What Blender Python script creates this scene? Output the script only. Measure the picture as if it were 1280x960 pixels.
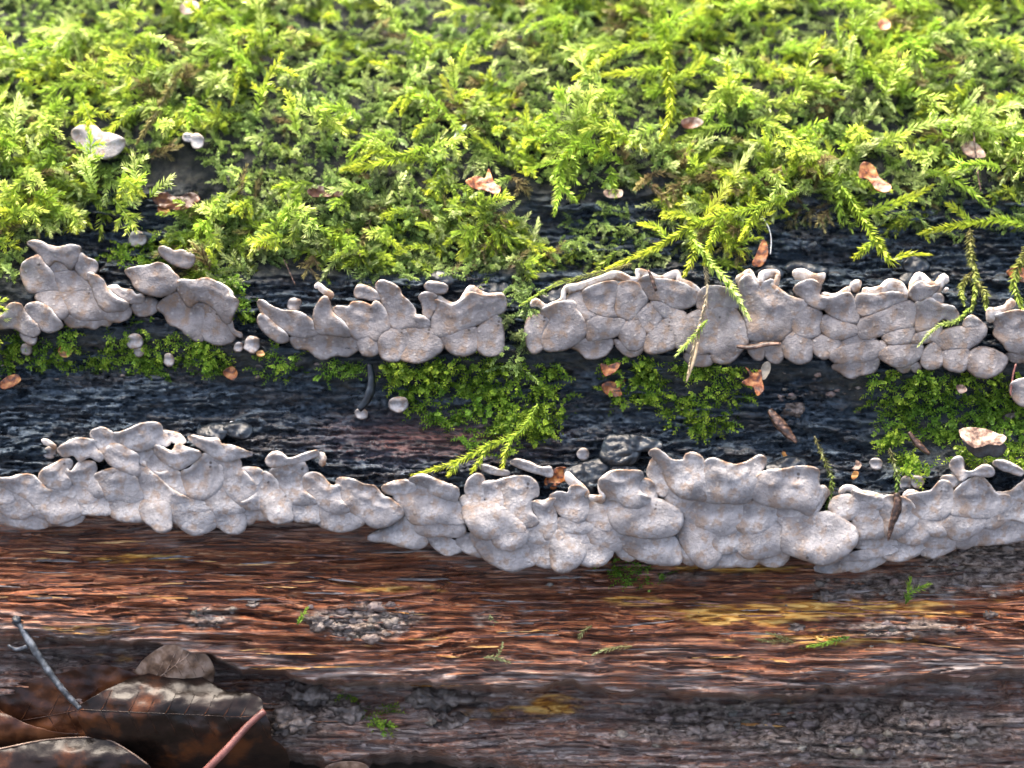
import bpy, math, random
import numpy as np
from mathutils import Vector, Matrix
from mathutils.geometry import delaunay_2d_cdt

for o in list(bpy.data.objects):
    bpy.data.objects.remove(o, do_unlink=True)
R = math.radians
scene = bpy.context.scene
COL = scene.collection
rng = np.random.default_rng(7)
random.seed(7)

# ---------------------------------------------------------------- scale and camera
S = 0.00015            # metres for one working unit (0.15 mm)
DIST = 2000.0          # camera to the middle of the log face, working units
PITCH = R(30)          # camera looks down on the flank of the log
FWD = np.array([0, math.cos(PITCH), -math.sin(PITCH)])
UPV = np.array([0, math.sin(PITCH), math.cos(PITCH)])
RIGHT = np.array([1.0, 0, 0])
BASIS = np.stack([RIGHT, UPV, -FWD])          # rows: across, up the face, out of the face
GUP = np.array([0, math.cos(PITCH), math.sin(PITCH)])   # gravity up in face coordinates

cam_data = bpy.data.cameras.new('camera')
cam = bpy.data.objects.new('camera', cam_data)
COL.objects.link(cam)
cam.location = tuple(-FWD * DIST * S)
cam.rotation_euler = (R(90) - PITCH, 0, 0)
cam_data.sensor_width = 36
cam_data.lens = 36 * DIST / 1280
cam_data.clip_start = 0.005
cam_data.clip_end = 200
cam_data.dof.use_dof = True
cam_data.dof.focus_distance = (DIST + 8) * S
cam_data.dof.aperture_fstop = 7.5
scene.camera = cam

# ---------------------------------------------------------------- sky and sun (overcast)
SUN_EL, SUN_AZ = R(62), R(-25)
world = bpy.data.worlds.new('World')
scene.world = world
world.use_nodes = True
wn = world.node_tree
wn.nodes.clear()
sky = wn.nodes.new('ShaderNodeTexSky')
sky.sky_type = 'NISHITA'
sky.sun_disc = False
sky.sun_elevation = SUN_EL
sky.sun_rotation = SUN_AZ
sky.air_density = 1.0
sky.dust_density = 10.0
sky.ozone_density = 0.0
bg = wn.nodes.new('ShaderNodeBackground')
bg.inputs['Strength'].default_value = 0.15
wo = wn.nodes.new('ShaderNodeOutputWorld')
wn.links.new(sky.outputs[0], bg.inputs[0])
wn.links.new(bg.outputs[0], wo.inputs[0])

sun_data = bpy.data.lights.new('sun', 'SUN')
sun_data.energy = 1.1
sun_data.angle = R(40)
sun_data.color = (1.0, 0.94, 0.85)
sun = bpy.data.objects.new('sun', sun_data)
COL.objects.link(sun)
sd = Vector((math.sin(SUN_AZ) * math.cos(SUN_EL), math.cos(SUN_AZ) * math.cos(SUN_EL), math.sin(SUN_EL)))
sun.rotation_euler = sd.to_track_quat('Z', 'Y').to_euler()

scene.view_settings.view_transform = 'Standard'
scene.view_settings.look = 'None'
scene.view_settings.gamma = 1
scene.view_settings.use_curve_mapping = False
scene.cycles.max_bounces = 6
scene.cycles.diffuse_bounces = 3
scene.cycles.transmission_bounces = 3
scene.cycles.use_adaptive_sampling = True
scene.cycles.adaptive_threshold = 0.02
scene.view_settings.exposure = 2.45

# ---------------------------------------------------------------- noise
_P = rng.permutation(512)
_P = np.concatenate([_P, _P, _P])
_A = rng.random(512) * 2 * np.pi
_GX, _GY = np.cos(_A), np.sin(_A)


def gnoise(x, y, seed=0):
    x = np.asarray(x, float) + seed * 17.31
    y = np.asarray(y, float) + seed * 9.77
    xi = np.floor(x).astype(int); yi = np.floor(y).astype(int)
    xf = x - xi; yf = y - yi
    xi &= 511; yi &= 511
    u = xf * xf * xf * (xf * (xf * 6 - 15) + 10)
    v = yf * yf * yf * (yf * (yf * 6 - 15) + 10)

    def g(ix, iy, dx, dy):
        h = _P[_P[ix & 511] + (iy & 511)]
        return _GX[h] * dx + _GY[h] * dy
    a = g(xi, yi, xf, yf); b = g(xi + 1, yi, xf - 1, yf)
    c = g(xi, yi + 1, xf, yf - 1); d = g(xi + 1, yi + 1, xf - 1, yf - 1)
    return 1.45 * ((a * (1 - u) + b * u) * (1 - v) + (c * (1 - u) + d * u) * v)


def fbm(x, y, n=4, seed=0, gain=0.5):
    s = 0; a = 1.0
    for i in range(n):
        s = s + a * gnoise(x, y, seed + i * 3)
        x = np.asarray(x) * 2.03; y = np.asarray(y) * 2.03; a *= gain
    return s


def sstep(a, b, x):
    t = np.clip((np.asarray(x, float) - a) / (b - a), 0, 1)
    return t * t * (3 - 2 * t)


def pl(x, *pts):
    return np.interp(x, [p[0] for p in pts], [p[1] for p in pts])


# ---------------------------------------------------------------- the face of the log
def depth0(y):
    d = (640 - np.asarray(y, float))
    return d * d / 1800.0


ROW1_BOT = [(0, 410), (100, 415), (200, 410), (270, 428), (340, 440), (420, 445), (500, 452), (600, 443), (700, 440), (800, 440), (880, 455), (1000, 455), (1080, 470), (1200, 465), (1280, 450)]
ROW2_BOT = [(0, 655), (100, 655), (200, 663), (300, 660), (400, 660), (460, 665), (560, 685), (640, 708), (700, 710), (760, 692), (850, 700), (1000, 700), (1050, 708), (1100, 700), (1200, 690), (1280, 672)]
LEDGE = [(-200, 785), (0, 797), (100, 800), (200, 808), (300, 835), (400, 848), (500, 855), (600, 862), (700, 858), (800, 862), (900, 868), (1000, 868), (1100, 858), (1200, 845), (1280, 838), (1500, 830)]


def saw(t):
    f = t - np.floor(t)
    return np.where(f < 0.82, f / 0.82, (1 - f) / 0.18)


def blob(x, y, cx, cy, rx, ry):
    return np.exp(-(((x - cx) / rx) ** 2 + ((y - cy) / ry) ** 2))


def zones(x, y):
    """masks of what the surface is made of"""
    wob = 14 * fbm(x / 90, y / 40, 3, 5)
    r1 = pl(x, *ROW1_BOT); r2 = pl(x, *ROW2_BOT)
    wood = sstep(-8, 10, y - (r2 - 22) + wob * 0.4)
    redpatch = np.clip(blob(x, y, 540, 548, 120, 28) + 0.75 * blob(x, y, 1230, 640, 60, 20), 0, 1)
    topm = 1 - sstep(228, 262, y + wob + 18 * blob(x, y, 140, 285, 70, 60) * 0)
    front = sstep(200, 240, x + wob) * (1 - sstep(640, 720, x + wob)) * (1 - sstep(335, 352, y + wob * 0.5))
    left = (1 - sstep(15, 60, x)) * (1 - sstep(380, 420, y))
    below = sstep(-12, 6, y - r1) * (1 - sstep(18, 46, y - r1 + wob * 1.3 + 20 * fbm(x / 60, 3.1, 2, 9)))
    right = sstep(1070, 1110, x + wob) * sstep(-10, 10, y - r1) * (1 - sstep(575, 600, y + wob))
    mid = blob(x, y, 590, 500, 110, 60) + blob(x, y, 850, 490, 80, 40)
    soil = np.clip(np.maximum.reduce([topm, front, left, 0.8 * below, 0.7 * right, 0.45 * np.clip(mid, 0, 1)]), 0, 1) * (1 - wood)
    return wood, soil, redpatch, r1, r2


def disp(x, y):
    wood, soil, redp, r1, r2 = zones(x, y)
    bark = (1 - wood) * (1 - soil)
    led = pl(x, *LEDGE) + 9 * fbm(x / 45, 2.2, 3, 41)
    # broad form: ledge carrying row 1, groove under it, swelling carrying row 2
    h = -16 * sstep(250, 300, y) * (1 - sstep(330, 350, y))
    h = h - 30 * sstep(-5, 45, y - r1) * (1 - sstep(-150, -85, y - r2))
    h = h - 42 * sstep(-34, 0, y - r2) * (1 - sstep(22, 95, y - r2))
    # wood ledge, crevice and foot
    dl = y - led
    h = h + 28 * sstep(-120, -8, dl)
    h = h - (82 + 12 * fbm(x / 50, 7.7, 2, 61)) * sstep(-3, 6, dl) + 62 * sstep(16, 62, dl)
    foot = pl(x, (-300, 870), (0, 870), (150, 895), (330, 925), (420, 950), (520, 935), (650, 955), (800, 985), (1500, 1010)) + 8 * fbm(x / 30, 1.3, 3, 77)
    h = h - 110 * sstep(0, 26, y - foot)
    # laminated black bark
    wx = fbm(x / 260, y / 60, 3, 11)
    lam = saw(y / 19.0 + 1.3 * wx + 0.22 * fbm(x / 30, y / 12, 3, 3))
    lam2 = saw(y / 8.0 + 2.2 * wx + 0.35 * fbm(x / 34, y / 9, 2, 4))
    lump = fbm(x / 30, y / 10, 4, 17)
    lumpb = np.abs(fbm(x / 34, y / 11, 4, 23))
    gate = sstep(-0.35, 0.25, fbm(x / 80, y / 26, 3, 27))
    hb = 17 * lam * (0.4 + 0.6 * gate) + 6.0 * lam2 * gate - 9 + 3.0 * lump - 6.0 * lumpb - 4.5 * np.abs(fbm(x / 15, y / 8, 3, 24)) * sstep(-0.2, 0.3, fbm(x / 60, y / 30, 2, 26)) + 2.2 * fbm(x / 9, y / 6, 3, 25)
    hb = hb - 13 * np.exp(-(fbm(x / 75, y / 11, 4, 28) / 0.11) ** 2) - 7 * np.exp(-(fbm(x / 26, y / 9, 3, 30) / 0.13) ** 2) + 8 * np.clip(fbm(x / 22, y / 13, 3, 31), 0, 1) + 8 * fbm(x / 90, y / 30, 2, 29)
    flat = np.clip(blob(x, y, 200, 500, 190, 42), 0, 1)
    hb = hb * (1 - 0.5 * flat) + flat * (6 + 6 * np.clip(fbm(x / 20, y / 11, 4, 33), -0.5, 1) + 7 * gate * saw(y / 13 + 1.5 * wx) - 9 * np.exp(-(fbm(x / 60, y / 10, 4, 35) / 0.12) ** 2))
    hb = hb * (1 - 0.6 * redp) + redp * (3.2 * saw(y / 6.5 + 1.2 * wx) + 2.5 * fbm(x / 60, y / 4, 3, 34))
    # fibrous wood
    ww = fbm(x / 260, y / 70, 3, 51)
    f1 = saw(y / 15.0 + 1.1 * ww + 0.22 * fbm(x / 80, y / 9, 3, 55))
    f2 = fbm(x / 95, y / 4.2 + 1.2 * ww, 4, 57)
    f3 = fbm(x / 48, y / 4.5, 4, 59)
    f4 = fbm(x / 110, y / 2.6 + 1.0 * ww, 2, 58)
    cr_ = np.clip(sstep(0.28, 0.62, fbm(x / 150, y / 7 + 2 * ww, 3, 54)), 0, 1)
    hw = 8.0 * f1 + 3.8 * f2 + 2.0 * f3 + 2.2 * f4 - 10.0 * cr_ + 5 * fbm(x / 90, y / 40, 2, 60)
    hw = hw + sstep(0, 30, dl) * (9 * fbm(x / 34, y / 20, 4, 63))
    sm = soilmask(x, y)
    hw = hw + sm * (3 + 5 * fbm(x / 15, y / 10, 5, 65, 0.6))
    hs = 9 * fbm(x / 45, y / 35, 4, 71) + 3 * fbm(x / 9, y / 8, 2, 73)
    return h + bark * hb + wood * hw + soil * hs


def soilmask(x, y):
    m = (1.0 * blob(x, y, 455, 778, 75, 26) + 0.8 * blob(x, y, 262, 772, 40, 16) + 0.8 * blob(x, y, 1085, 735, 90, 20)
         + 0.9 * blob(x, y, 1120, 785, 90, 16) + 1.0 * blob(x, y, 1230, 700, 90, 45) + 1.1 * blob(x, y, 1100, 915, 190, 46)
         + 0.7 * blob(x, y, 830, 900, 90, 30) + 0.6 * blob(x, y, 560, 880, 70, 22) + 0.9 * blob(x, y, 380, 890, 60, 40)
         + 0.5 * blob(x, y, 620, 770, 40, 18) + 0.6 * blob(x, y, 850, 720, 50, 10) + 0.6 * blob(x, y, 60, 830, 70, 25) + 0.5 * blob(x, y, 950, 900, 60, 30))
    return np.clip(sstep(0.25, 0.75, m + 0.28 * fbm(x / 28, y / 16, 4, 81)), 0, 1)


def face(x, y, h):
    """(across, up, out) of a point over the log face; h = height over the smooth log"""
    x = np.asarray(x, float); y = np.asarray(y, float)
    D = depth0(y) - h
    s = (DIST + D) / DIST
    return np.stack([(x - 640) * s, (480 - y) * s, -D], -1)


def to_world(p):
    return np.asarray(p) @ BASIS * S


def on_log(x, y, dh=0.0):
    x = np.atleast_1d(np.asarray(x, float)); y = np.atleast_1d(np.asarray(y, float))
    return disp(x, y) + dh


# ---------------------------------------------------------------- object helpers
def link(name, data, parent=None, loc=None):
    o = bpy.data.objects.new(name, data)
    COL.objects.link(o)
    if loc is not None:
        o.location = tuple(loc)
    if parent is not None:
        o.parent = parent
    return o


def wloc(o):
    v = Vector((0, 0, 0))
    while o is not None:
        v += o.location
        o = o.parent
    return np.array(v)


def tag(o, label=None, cat=None, group=None, kind=None):
    if label: o['label'] = label
    if cat: o['category'] = cat
    if group: o['group'] = group
    if kind: o['kind'] = kind
    return o


def empty(name, p, label, cat, group=None):
    """Empty at a face-coordinate point"""
    o = link(name, None, None, to_world(p))
    o.empty_display_size = 0.003
    return tag(o, label, cat, group)


def build(name, verts, faces, mat, parent=None, attrs=None, smooth=True, world=False, origin=None):
    """verts in face coordinates; faces list or int array (n,3|4); one mesh object"""
    v = np.asarray(verts, float) if world else to_world(verts)
    org = v.mean(0) if origin is None else origin
    me = bpy.data.meshes.new(name)
    vl = (v - org).astype(np.float32)
    if isinstance(faces, np.ndarray):
        n, k = faces.shape
        me.vertices.add(len(vl)); me.vertices.foreach_set('co', vl.ravel())
        me.loops.add(n * k); me.loops.foreach_set('vertex_index', faces.astype(np.int32).ravel())
        me.polygons.add(n)
        me.polygons.foreach_set('loop_start', np.arange(0, n * k, k, dtype=np.int32))
        me.update(calc_edges=True)
    else:
        me.from_pydata(vl.tolist(), [], faces)
    if smooth:
        me.polygons.foreach_set('use_smooth', np.ones(len(me.polygons), bool))
    for an, av in (attrs or {}).items():
        av = np.asarray(av, np.float32)
        if av.ndim == 1:
            a = me.attributes.new(an, 'FLOAT', 'POINT'); a.data.foreach_set('value', av)
        else:
            a = me.attributes.new(an, 'FLOAT_COLOR', 'POINT')
            if av.shape[1] == 3:
                av = np.concatenate([av, np.ones((len(av), 1), np.float32)], 1)
            a.data.foreach_set('color', av.ravel())
    me.materials.append(mat)
    me.update()
    po = wloc(parent) if parent is not None else 0
    return link(name, me, parent, org - po)


# ---------------------------------------------------------------- material helpers
class NT:
    def __init__(self, name):
        self.m = bpy.data.materials.new(name)
        self.m.use_nodes = True
        self.t = self.m.node_tree
        self.b = self.t.nodes['Principled BSDF']
        self.out = self.t.nodes['Material Output']
        self.tc = self.t.nodes.new('ShaderNodeTexCoord')

    def n(self, kind, **kw):
        nd = self.t.nodes.new(kind)
        for k, v in kw.items():
            setattr(nd, k, v)
        return nd

    def l(self, a, b):
        self.t.links.new(a, b)

    def set(self, sock, v):
        if hasattr(v, 'is_output'):
            self.l(v, sock)
        elif isinstance(v, (tuple, list)) and len(v) == 3 and sock.type == 'RGBA':
            sock.default_value = (*v, 1)
        else:
            sock.default_value = v

    def noise(self, sx, sy=None, sz=None, detail=4, rough=0.55, off=0.0):
        """sx, sy, sz: feature sizes in working units"""
        mp = self.n('ShaderNodeMapping')
        sy = sx if sy is None else sy; sz = sy if sz is None else sz
        mp.inputs['Scale'].default_value = (1 / (sx * S), 1 / (sy * S), 1 / (sz * S))
        mp.inputs['Location'].default_value = (off, off * 1.7, off * 0.6)
        self.l(self.tc.outputs['Object'], mp.inputs[0])
        nz = self.n('ShaderNodeTexNoise')
        nz.inputs['Scale'].default_value = 1.0
        nz.inputs['Detail'].default_value = detail
        nz.inputs['Roughness'].default_value = rough
        self.l(mp.outputs[0], nz.inputs['Vector'])
        return nz.outputs[0]

    def voronoi(self, s, feature='F1', sy=None):
        mp = self.n('ShaderNodeMapping')
        sy = s if sy is None else sy
        mp.inputs['Scale'].default_value = (1 / (s * S), 1 / (sy * S), 1 / (sy * S))
        self.l(self.tc.outputs['Object'], mp.inputs[0])
        v = self.n('ShaderNodeTexVoronoi', feature=feature)
        v.inputs['Scale'].default_value = 1.0
        self.l(mp.outputs[0], v.inputs['Vector'])
        return v

    def ramp(self, fac, stops):
        r = self.n('ShaderNodeValToRGB')
        e = r.color_ramp.elements
        while len(e) < len(stops):
            e.new(0.5)
        for i, (p, c) in enumerate(stops):
            e[i].position = p
            e[i].color = (*c, 1) if isinstance(c, (tuple, list)) else (c, c, c, 1)
        self.l(fac, r.inputs[0])
        return r.outputs[0]

    def mix(self, fac, a, b, mode='MIX'):
        m = self.n('ShaderNodeMix', data_type='RGBA', blend_type=mode)
        self.set(m.inputs[0], fac); self.set(m.inputs[6], a); self.set(m.inputs[7], b)
        return m.outputs[2]

    def math(self, op, a, b=0.5, clamp=False):
        m = self.n('ShaderNodeMath', operation=op, use_clamp=clamp)
        self.set(m.inputs[0], a); self.set(m.inputs[1], b)
        return m.outputs[0]

    def attr(self, name, out='Fac'):
        a = self.n('ShaderNodeAttribute', attribute_name=name)
        return a.outputs[out]

    def bump(self, height, dist_units, strength=1.0, normal=None):
        b = self.n('ShaderNodeBump')
        b.inputs['Strength'].default_value = strength
        b.inputs['Distance'].default_value = dist_units * S
        self.l(height, b.inputs['Height'])
        if normal is not None:
            self.l(normal, b.inputs['Normal'])
        return b.outputs[0]

    def done(self, color=None, rough=None, normal=None, spec=None, coat=None, coat_rough=None):
        if color is not None: self.set(self.b.inputs['Base Color'], color)
        if rough is not None: self.set(self.b.inputs['Roughness'], rough)
        if normal is not None: self.l(normal, self.b.inputs['Normal'])
        if spec is not None: self.set(self.b.inputs['Specular IOR Level'], spec)
        if coat is not None: self.set(self.b.inputs['Coat Weight'], coat)
        if coat_rough is not None: self.set(self.b.inputs['Coat Roughness'], coat_rough)
        return self.m


def mat_log():
    t = NT('log_bark_and_wood')
    wood, soil, red = t.attr('wood'), t.attr('soil'), t.attr('red')
    ochre, crumb, grey = t.attr('ochre'), t.attr('crumb'), t.attr('grey')
    # black wet bark, with blue-grey sky reflection put into its base colour
    n1 = t.noise(40, 9, detail=5)
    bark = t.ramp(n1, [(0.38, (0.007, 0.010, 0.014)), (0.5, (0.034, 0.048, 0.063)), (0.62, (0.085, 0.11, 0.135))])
    pat = t.ramp(t.noise(90, 22, detail=4, off=14.0), [(0.48, 0.0), (0.6, 1.0)])
    bark = t.mix(t.math('MULTIPLY', pat, 0.7), bark, t.ramp(t.noise(40, 5, detail=5, off=15.0), [(0.38, (0.008, 0.006, 0.005)), (0.5, (0.036, 0.027, 0.022)), (0.62, (0.1, 0.08, 0.066))]))
    redc = t.ramp(t.noise(80, 3.5, detail=6, rough=0.65), [(0.36, (0.01, 0.006, 0.005)), (0.5, (0.07, 0.022, 0.015)), (0.62, (0.2, 0.07, 0.05))])
    bark = t.mix(red, bark, redc)
    # bare wood
    fib = t.noise(150, 3.6, detail=7, rough=0.68)
    woodc = t.ramp(fib, [(0.35, (0.010, 0.004, 0.002)), (0.43, (0.07, 0.019, 0.007)), (0.49, (0.19, 0.05, 0.017)), (0.565, (0.36, 0.12, 0.04)), (0.67, (0.5, 0.3, 0.17))])
    fib2 = t.noise(70, 2.6, detail=5, rough=0.65, off=3.0)
    woodc = t.mix(t.math('MULTIPLY', t.ramp(fib2, [(0.47, 0.0), (0.62, 1.0)]), 0.75), woodc, (0.018, 0.007, 0.004))
    och = t.ramp(t.noise(50, 6, detail=5, off=7.0), [(0.38, (0.14, 0.045, 0.008)), (0.46, (0.52, 0.22, 0.025)), (0.6, (0.8, 0.5, 0.14))])
    greyc = t.ramp(t.noise(80, 4, detail=6, rough=0.65, off=11.0), [(0.36, (0.04, 0.028, 0.023)), (0.48, (0.2, 0.152, 0.13)), (0.62, (0.46, 0.4, 0.36))])
    woodc = t.mix(grey, woodc, greyc)
    woodc = t.mix(ochre, woodc, och)
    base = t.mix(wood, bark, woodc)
    mud = t.ramp(t.noise(12, 8, detail=6, rough=0.65, off=2.0), [(0.38, (0.03, 0.02, 0.015)), (0.48, (0.16, 0.118, 0.092)), (0.62, (0.37, 0.3, 0.25))])
    base = t.mix(crumb, base, mud)
    duff = t.ramp(t.noise(14, detail=5, off=4.0), [(0.36, (0.005, 0.0045, 0.003)), (0.5, (0.016, 0.014, 0.010)), (0.64, (0.045, 0.04, 0.027))])
    base = t.mix(soil, base, duff)
    nb = t.noise(16, 4.5, detail=5, rough=0.6, off=1.0)
    nf = t.noise(60, 1.8, detail=4, rough=0.65, off=9.0)
    rid = t.noise(34, 12, detail=7, rough=0.7, off=6.0)
    nn = t.bump(rid, 5.0, 0.8)
    nn = t.bump(nb, 2.6, 0.8, nn)
    nn = t.bump(nf, 2.2, 1.0, nn)
    wet = t.ramp(t.noise(50, 20, detail=3, off=5.0), [(0.38, 0.14), (0.62, 0.36)])
    rw = t.math('MULTIPLY_ADD', wood, 0.22)
    t.t.nodes[-1].inputs[2].default_value = 0.0
    r = t.math('ADD', wet, rw)
    r = t.math('ADD', r, t.math('MULTIPLY', soil, 0.6), True)
    r = t.math('ADD', r, t.math('MULTIPLY', crumb, 0.15), True)
    sp = t.math('MULTIPLY_ADD', wood, -0.2)
    t.t.nodes[-1].inputs[2].default_value = 0.62
    t.l(t.mix(wood, (0.72, 0.88, 1.0), (1.0, 1.0, 1.0)), t.b.inputs['Specular Tint'])  # blue cast of sky glints on the bark, put into the specular tint
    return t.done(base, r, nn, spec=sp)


def mat_fungus():
    t = NT('grey_fungus')
    rim, crease, warm = t.attr('rim'), t.attr('crease'), t.attr('warm')
    oi = t.n('ShaderNodeObjectInfo')
    base = t.ramp(t.noise(30, detail=5, rough=0.6), [(0.4, (0.158, 0.152, 0.154)), (0.5, (0.262, 0.256, 0.259)), (0.6, (0.36, 0.353, 0.355))])
    base = t.mix(t.math('MULTIPLY', oi.outputs['Random'], 0.35), base, (0.3, 0.275, 0.27))
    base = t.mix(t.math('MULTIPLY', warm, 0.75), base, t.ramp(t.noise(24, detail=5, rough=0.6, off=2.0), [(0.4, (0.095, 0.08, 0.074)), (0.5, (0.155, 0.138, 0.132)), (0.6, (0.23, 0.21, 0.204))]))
    tan = t.ramp(t.noise(26, detail=6, rough=0.65, off=5.0), [(0.51, 0.0), (0.6, 1.0)])
    base = t.mix(t.math('MULTIPLY', tan, 0.62), base, (0.22, 0.145, 0.09))
    v = t.voronoi(17)
    dots = t.ramp(v.outputs['Distance'], [(0.09, 1.0), (0.14, 0.0)])
    gate = t.ramp(t.noise(26, detail=2, off=12.0), [(0.48, 0.0), (0.54, 1.0)])
    base = t.mix(t.math('MULTIPLY', t.math('MULTIPLY', dots, gate), 0.85), base, (0.05, 0.04, 0.036))
    v2 = t.voronoi(9.0)
    wart = t.ramp(v2.outputs['Distance'], [(0.12, 1.0), (0.26, 0.0)])
    base = t.mix(t.math('MULTIPLY', wart, 0.28), base, (0.5, 0.47, 0.43))
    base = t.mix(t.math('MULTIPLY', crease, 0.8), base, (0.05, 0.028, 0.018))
    rimc = t.ramp(t.noise(14, detail=4, off=8.0), [(0.36, (0.27, 0.165, 0.10)), (0.47, (0.45, 0.37, 0.30)), (0.57, (0.62, 0.58, 0.54))])
    base = t.mix(rim, base, rimc)
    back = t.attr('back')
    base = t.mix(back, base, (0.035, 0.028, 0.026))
    nn = t.bump(t.noise(4.5, detail=5, rough=0.7), 3.0, 1.0)
    nn = t.bump(t.noise(13, detail=3, off=3.0), 3.0, 0.5, nn)
    nn = t.bump(wart, 0.8, 0.6, nn)
    return t.done(base, 0.78, nn, spec=0.22)


def mat_moss(name='moss_leaf', gloss=0.42):
    t = NT(name)
    col = t.attr('tint', 'Color')
    v = t.ramp(t.noise(30, detail=3), [(0.34, 0.7), (0.66, 1.25)])
    c = t.mix(1.0, col, v, 'MULTIPLY')
    t.done(c, gloss, spec=0.5)
    tr = t.n('ShaderNodeBsdfTranslucent')
    t.l(c, tr.inputs[0])
    ms = t.n('ShaderNodeMixShader')
    ms.inputs[0].default_value = 0.45
    t.l(t.b.outputs[0], ms.inputs[1]); t.l(tr.outputs[0], ms.inputs[2])
    t.l(ms.outputs[0], t.out.inputs[0])
    return t.m


def mat_simple(name, stops, size=14, sy=None, rough=0.5, bump=1.2, bsize=5, spec=0.5, coat=0.0):
    t = NT(name)
    c = t.ramp(t.noise(size, sy, detail=5), stops)
    nn = t.bump(t.noise(bsize, detail=4, off=3.0), bump, 0.7)
    return t.done(c, rough, nn, spec, coat, 0.15)


M = {
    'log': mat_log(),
    'fungus': mat_fungus(),
    'moss': mat_moss(),
    'moss_wet': mat_moss('wet_green_leaf', 0.25),
    'black': mat_simple('black_crust', [(0.35, (0.003, 0.004, 0.006)), (0.52, (0.010, 0.015, 0.021)), (0.66, (0.024, 0.034, 0.045))], 12, rough=0.38, bump=3.0, bsize=9, spec=0.4),
    'orange': mat_simple('orange_flake', [(0.38, (0.05, 0.014, 0.005)), (0.5, (0.25, 0.07, 0.013)), (0.62, (0.42, 0.19, 0.055))], 9, rough=0.4, bump=2),
    'tan': mat_simple('tan_flake', [(0.38, (0.07, 0.034, 0.02)), (0.5, (0.24, 0.15, 0.1)), (0.62, (0.4, 0.32, 0.25))], 9, rough=0.5, bump=2.5),
    'brown': mat_simple('brown_splinter', [(0.38, (0.01, 0.006, 0.004)), (0.5, (0.05, 0.024, 0.015)), (0.62, (0.18, 0.11, 0.075))], 9, 5, rough=0.45),
    'straw': mat_simple('dry_straw', [(0.3, (0.22, 0.16, 0.09)), (0.7, (0.42, 0.34, 0.22))], 12, rough=0.6),
    'clod': mat_simple('soil_clod', [(0.36, (0.03, 0.023, 0.019)), (0.5, (0.085, 0.066, 0.055)), (0.64, (0.19, 0.155, 0.132))], 14, rough=0.6, bump=2.0),
    'ochre': mat_simple('ochre_wood', [(0.38, (0.12, 0.04, 0.008)), (0.5, (0.36, 0.16, 0.03)), (0.62, (0.55, 0.33, 0.11))], 40, 4, rough=0.4),
    'redwood': mat_simple('red_wood', [(0.38, (0.02, 0.007, 0.004)), (0.5, (0.14, 0.045, 0.018)), (0.62, (0.32, 0.14, 0.065))], 50, 3, rough=0.4),
    'greywood': mat_simple('grey_wood', [(0.38, (0.03, 0.022, 0.019)), (0.5, (0.1, 0.078, 0.068)), (0.62, (0.22, 0.185, 0.165))], 50, 3, rough=0.5),
    'twig': mat_simple('blue_grey_twig', [(0.36, (0.012, 0.014, 0.017)), (0.5, (0.045, 0.052, 0.06)), (0.64, (0.13, 0.145, 0.165))], 10, rough=0.35),
    'petiole': mat_simple('reddish_petiole', [(0.3, (0.08, 0.028, 0.022)), (0.55, (0.16, 0.06, 0.048)), (0.7, (0.22, 0.1, 0.085))], 20, rough=0.4, bump=0.6),
    'leaf_dark': mat_simple('dark_wet_leaf', [(0.36, (0.006, 0.004, 0.003)), (0.52, (0.014, 0.008, 0.006)), (0.64, (0.07, 0.024, 0.008))], 50, rough=0.3, bump=2.5, bsize=30, spec=0.2),
    'leaf_brown': mat_simple('brown_leaf', [(0.36, (0.015, 0.006, 0.004)), (0.5, (0.045, 0.016, 0.007)), (0.64, (0.12, 0.045, 0.018))], 40, rough=0.32, bump=2.5, bsize=30, spec=0.25),
    'leaf_tan': mat_simple('tan_leaf', [(0.36, (0.05, 0.028, 0.018)), (0.5, (0.16, 0.1, 0.065)), (0.62, (0.28, 0.2, 0.15))], 20, rough=0.4, bump=3.0, bsize=12),
    'ground': mat_simple('forest_soil', [(0.3, (0.012, 0.009, 0.007)), (0.55, (0.04, 0.03, 0.022)), (0.75, (0.1, 0.07, 0.05))], 60, rough=0.6, bump=8, bsize=30),
    'shell': mat_simple('translucent_scale', [(0.3, (0.12, 0.1, 0.07)), (0.6, (0.3, 0.26, 0.19))], 12, rough=0.3),
    'bone': mat_simple('pale_speck', [(0.3, (0.6, 0.6, 0.58)), (0.7, (0.8, 0.8, 0.8))], 6, rough=0.4),
}
# ---------------------------------------------------------------- ground
gn = 60
gx = np.sinh(np.linspace(-6.2, 6.2, gn)) * 0.06
GX2, GY2 = np.meshgrid(gx, gx)
GZ2 = -0.0742 + 0.002 * fbm(GX2 * 40, GY2 * 40, 3, 2) * (np.hypot(GX2, GY2) < 2)
gv = np.stack([GX2, GY2, GZ2], -1).reshape(-1, 3)
gi = np.arange(gn * gn).reshape(gn, gn)
gf = np.stack([gi[:-1, :-1], gi[:-1, 1:], gi[1:, 1:], gi[1:, :-1]], -1).reshape(-1, 4)
ground = build('ground', gv, gf, M['ground'], world=True, origin=np.zeros(3))
tag(ground, 'dark forest soil under the fallen log', kind='structure')

# ---------------------------------------------------------------- the log
log = link('fallen_log', None, None, to_world(face(640, 960, -60)))
tag(log, 'rotting fallen log with wet black bark above bare red-brown wood', 'log')

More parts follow.
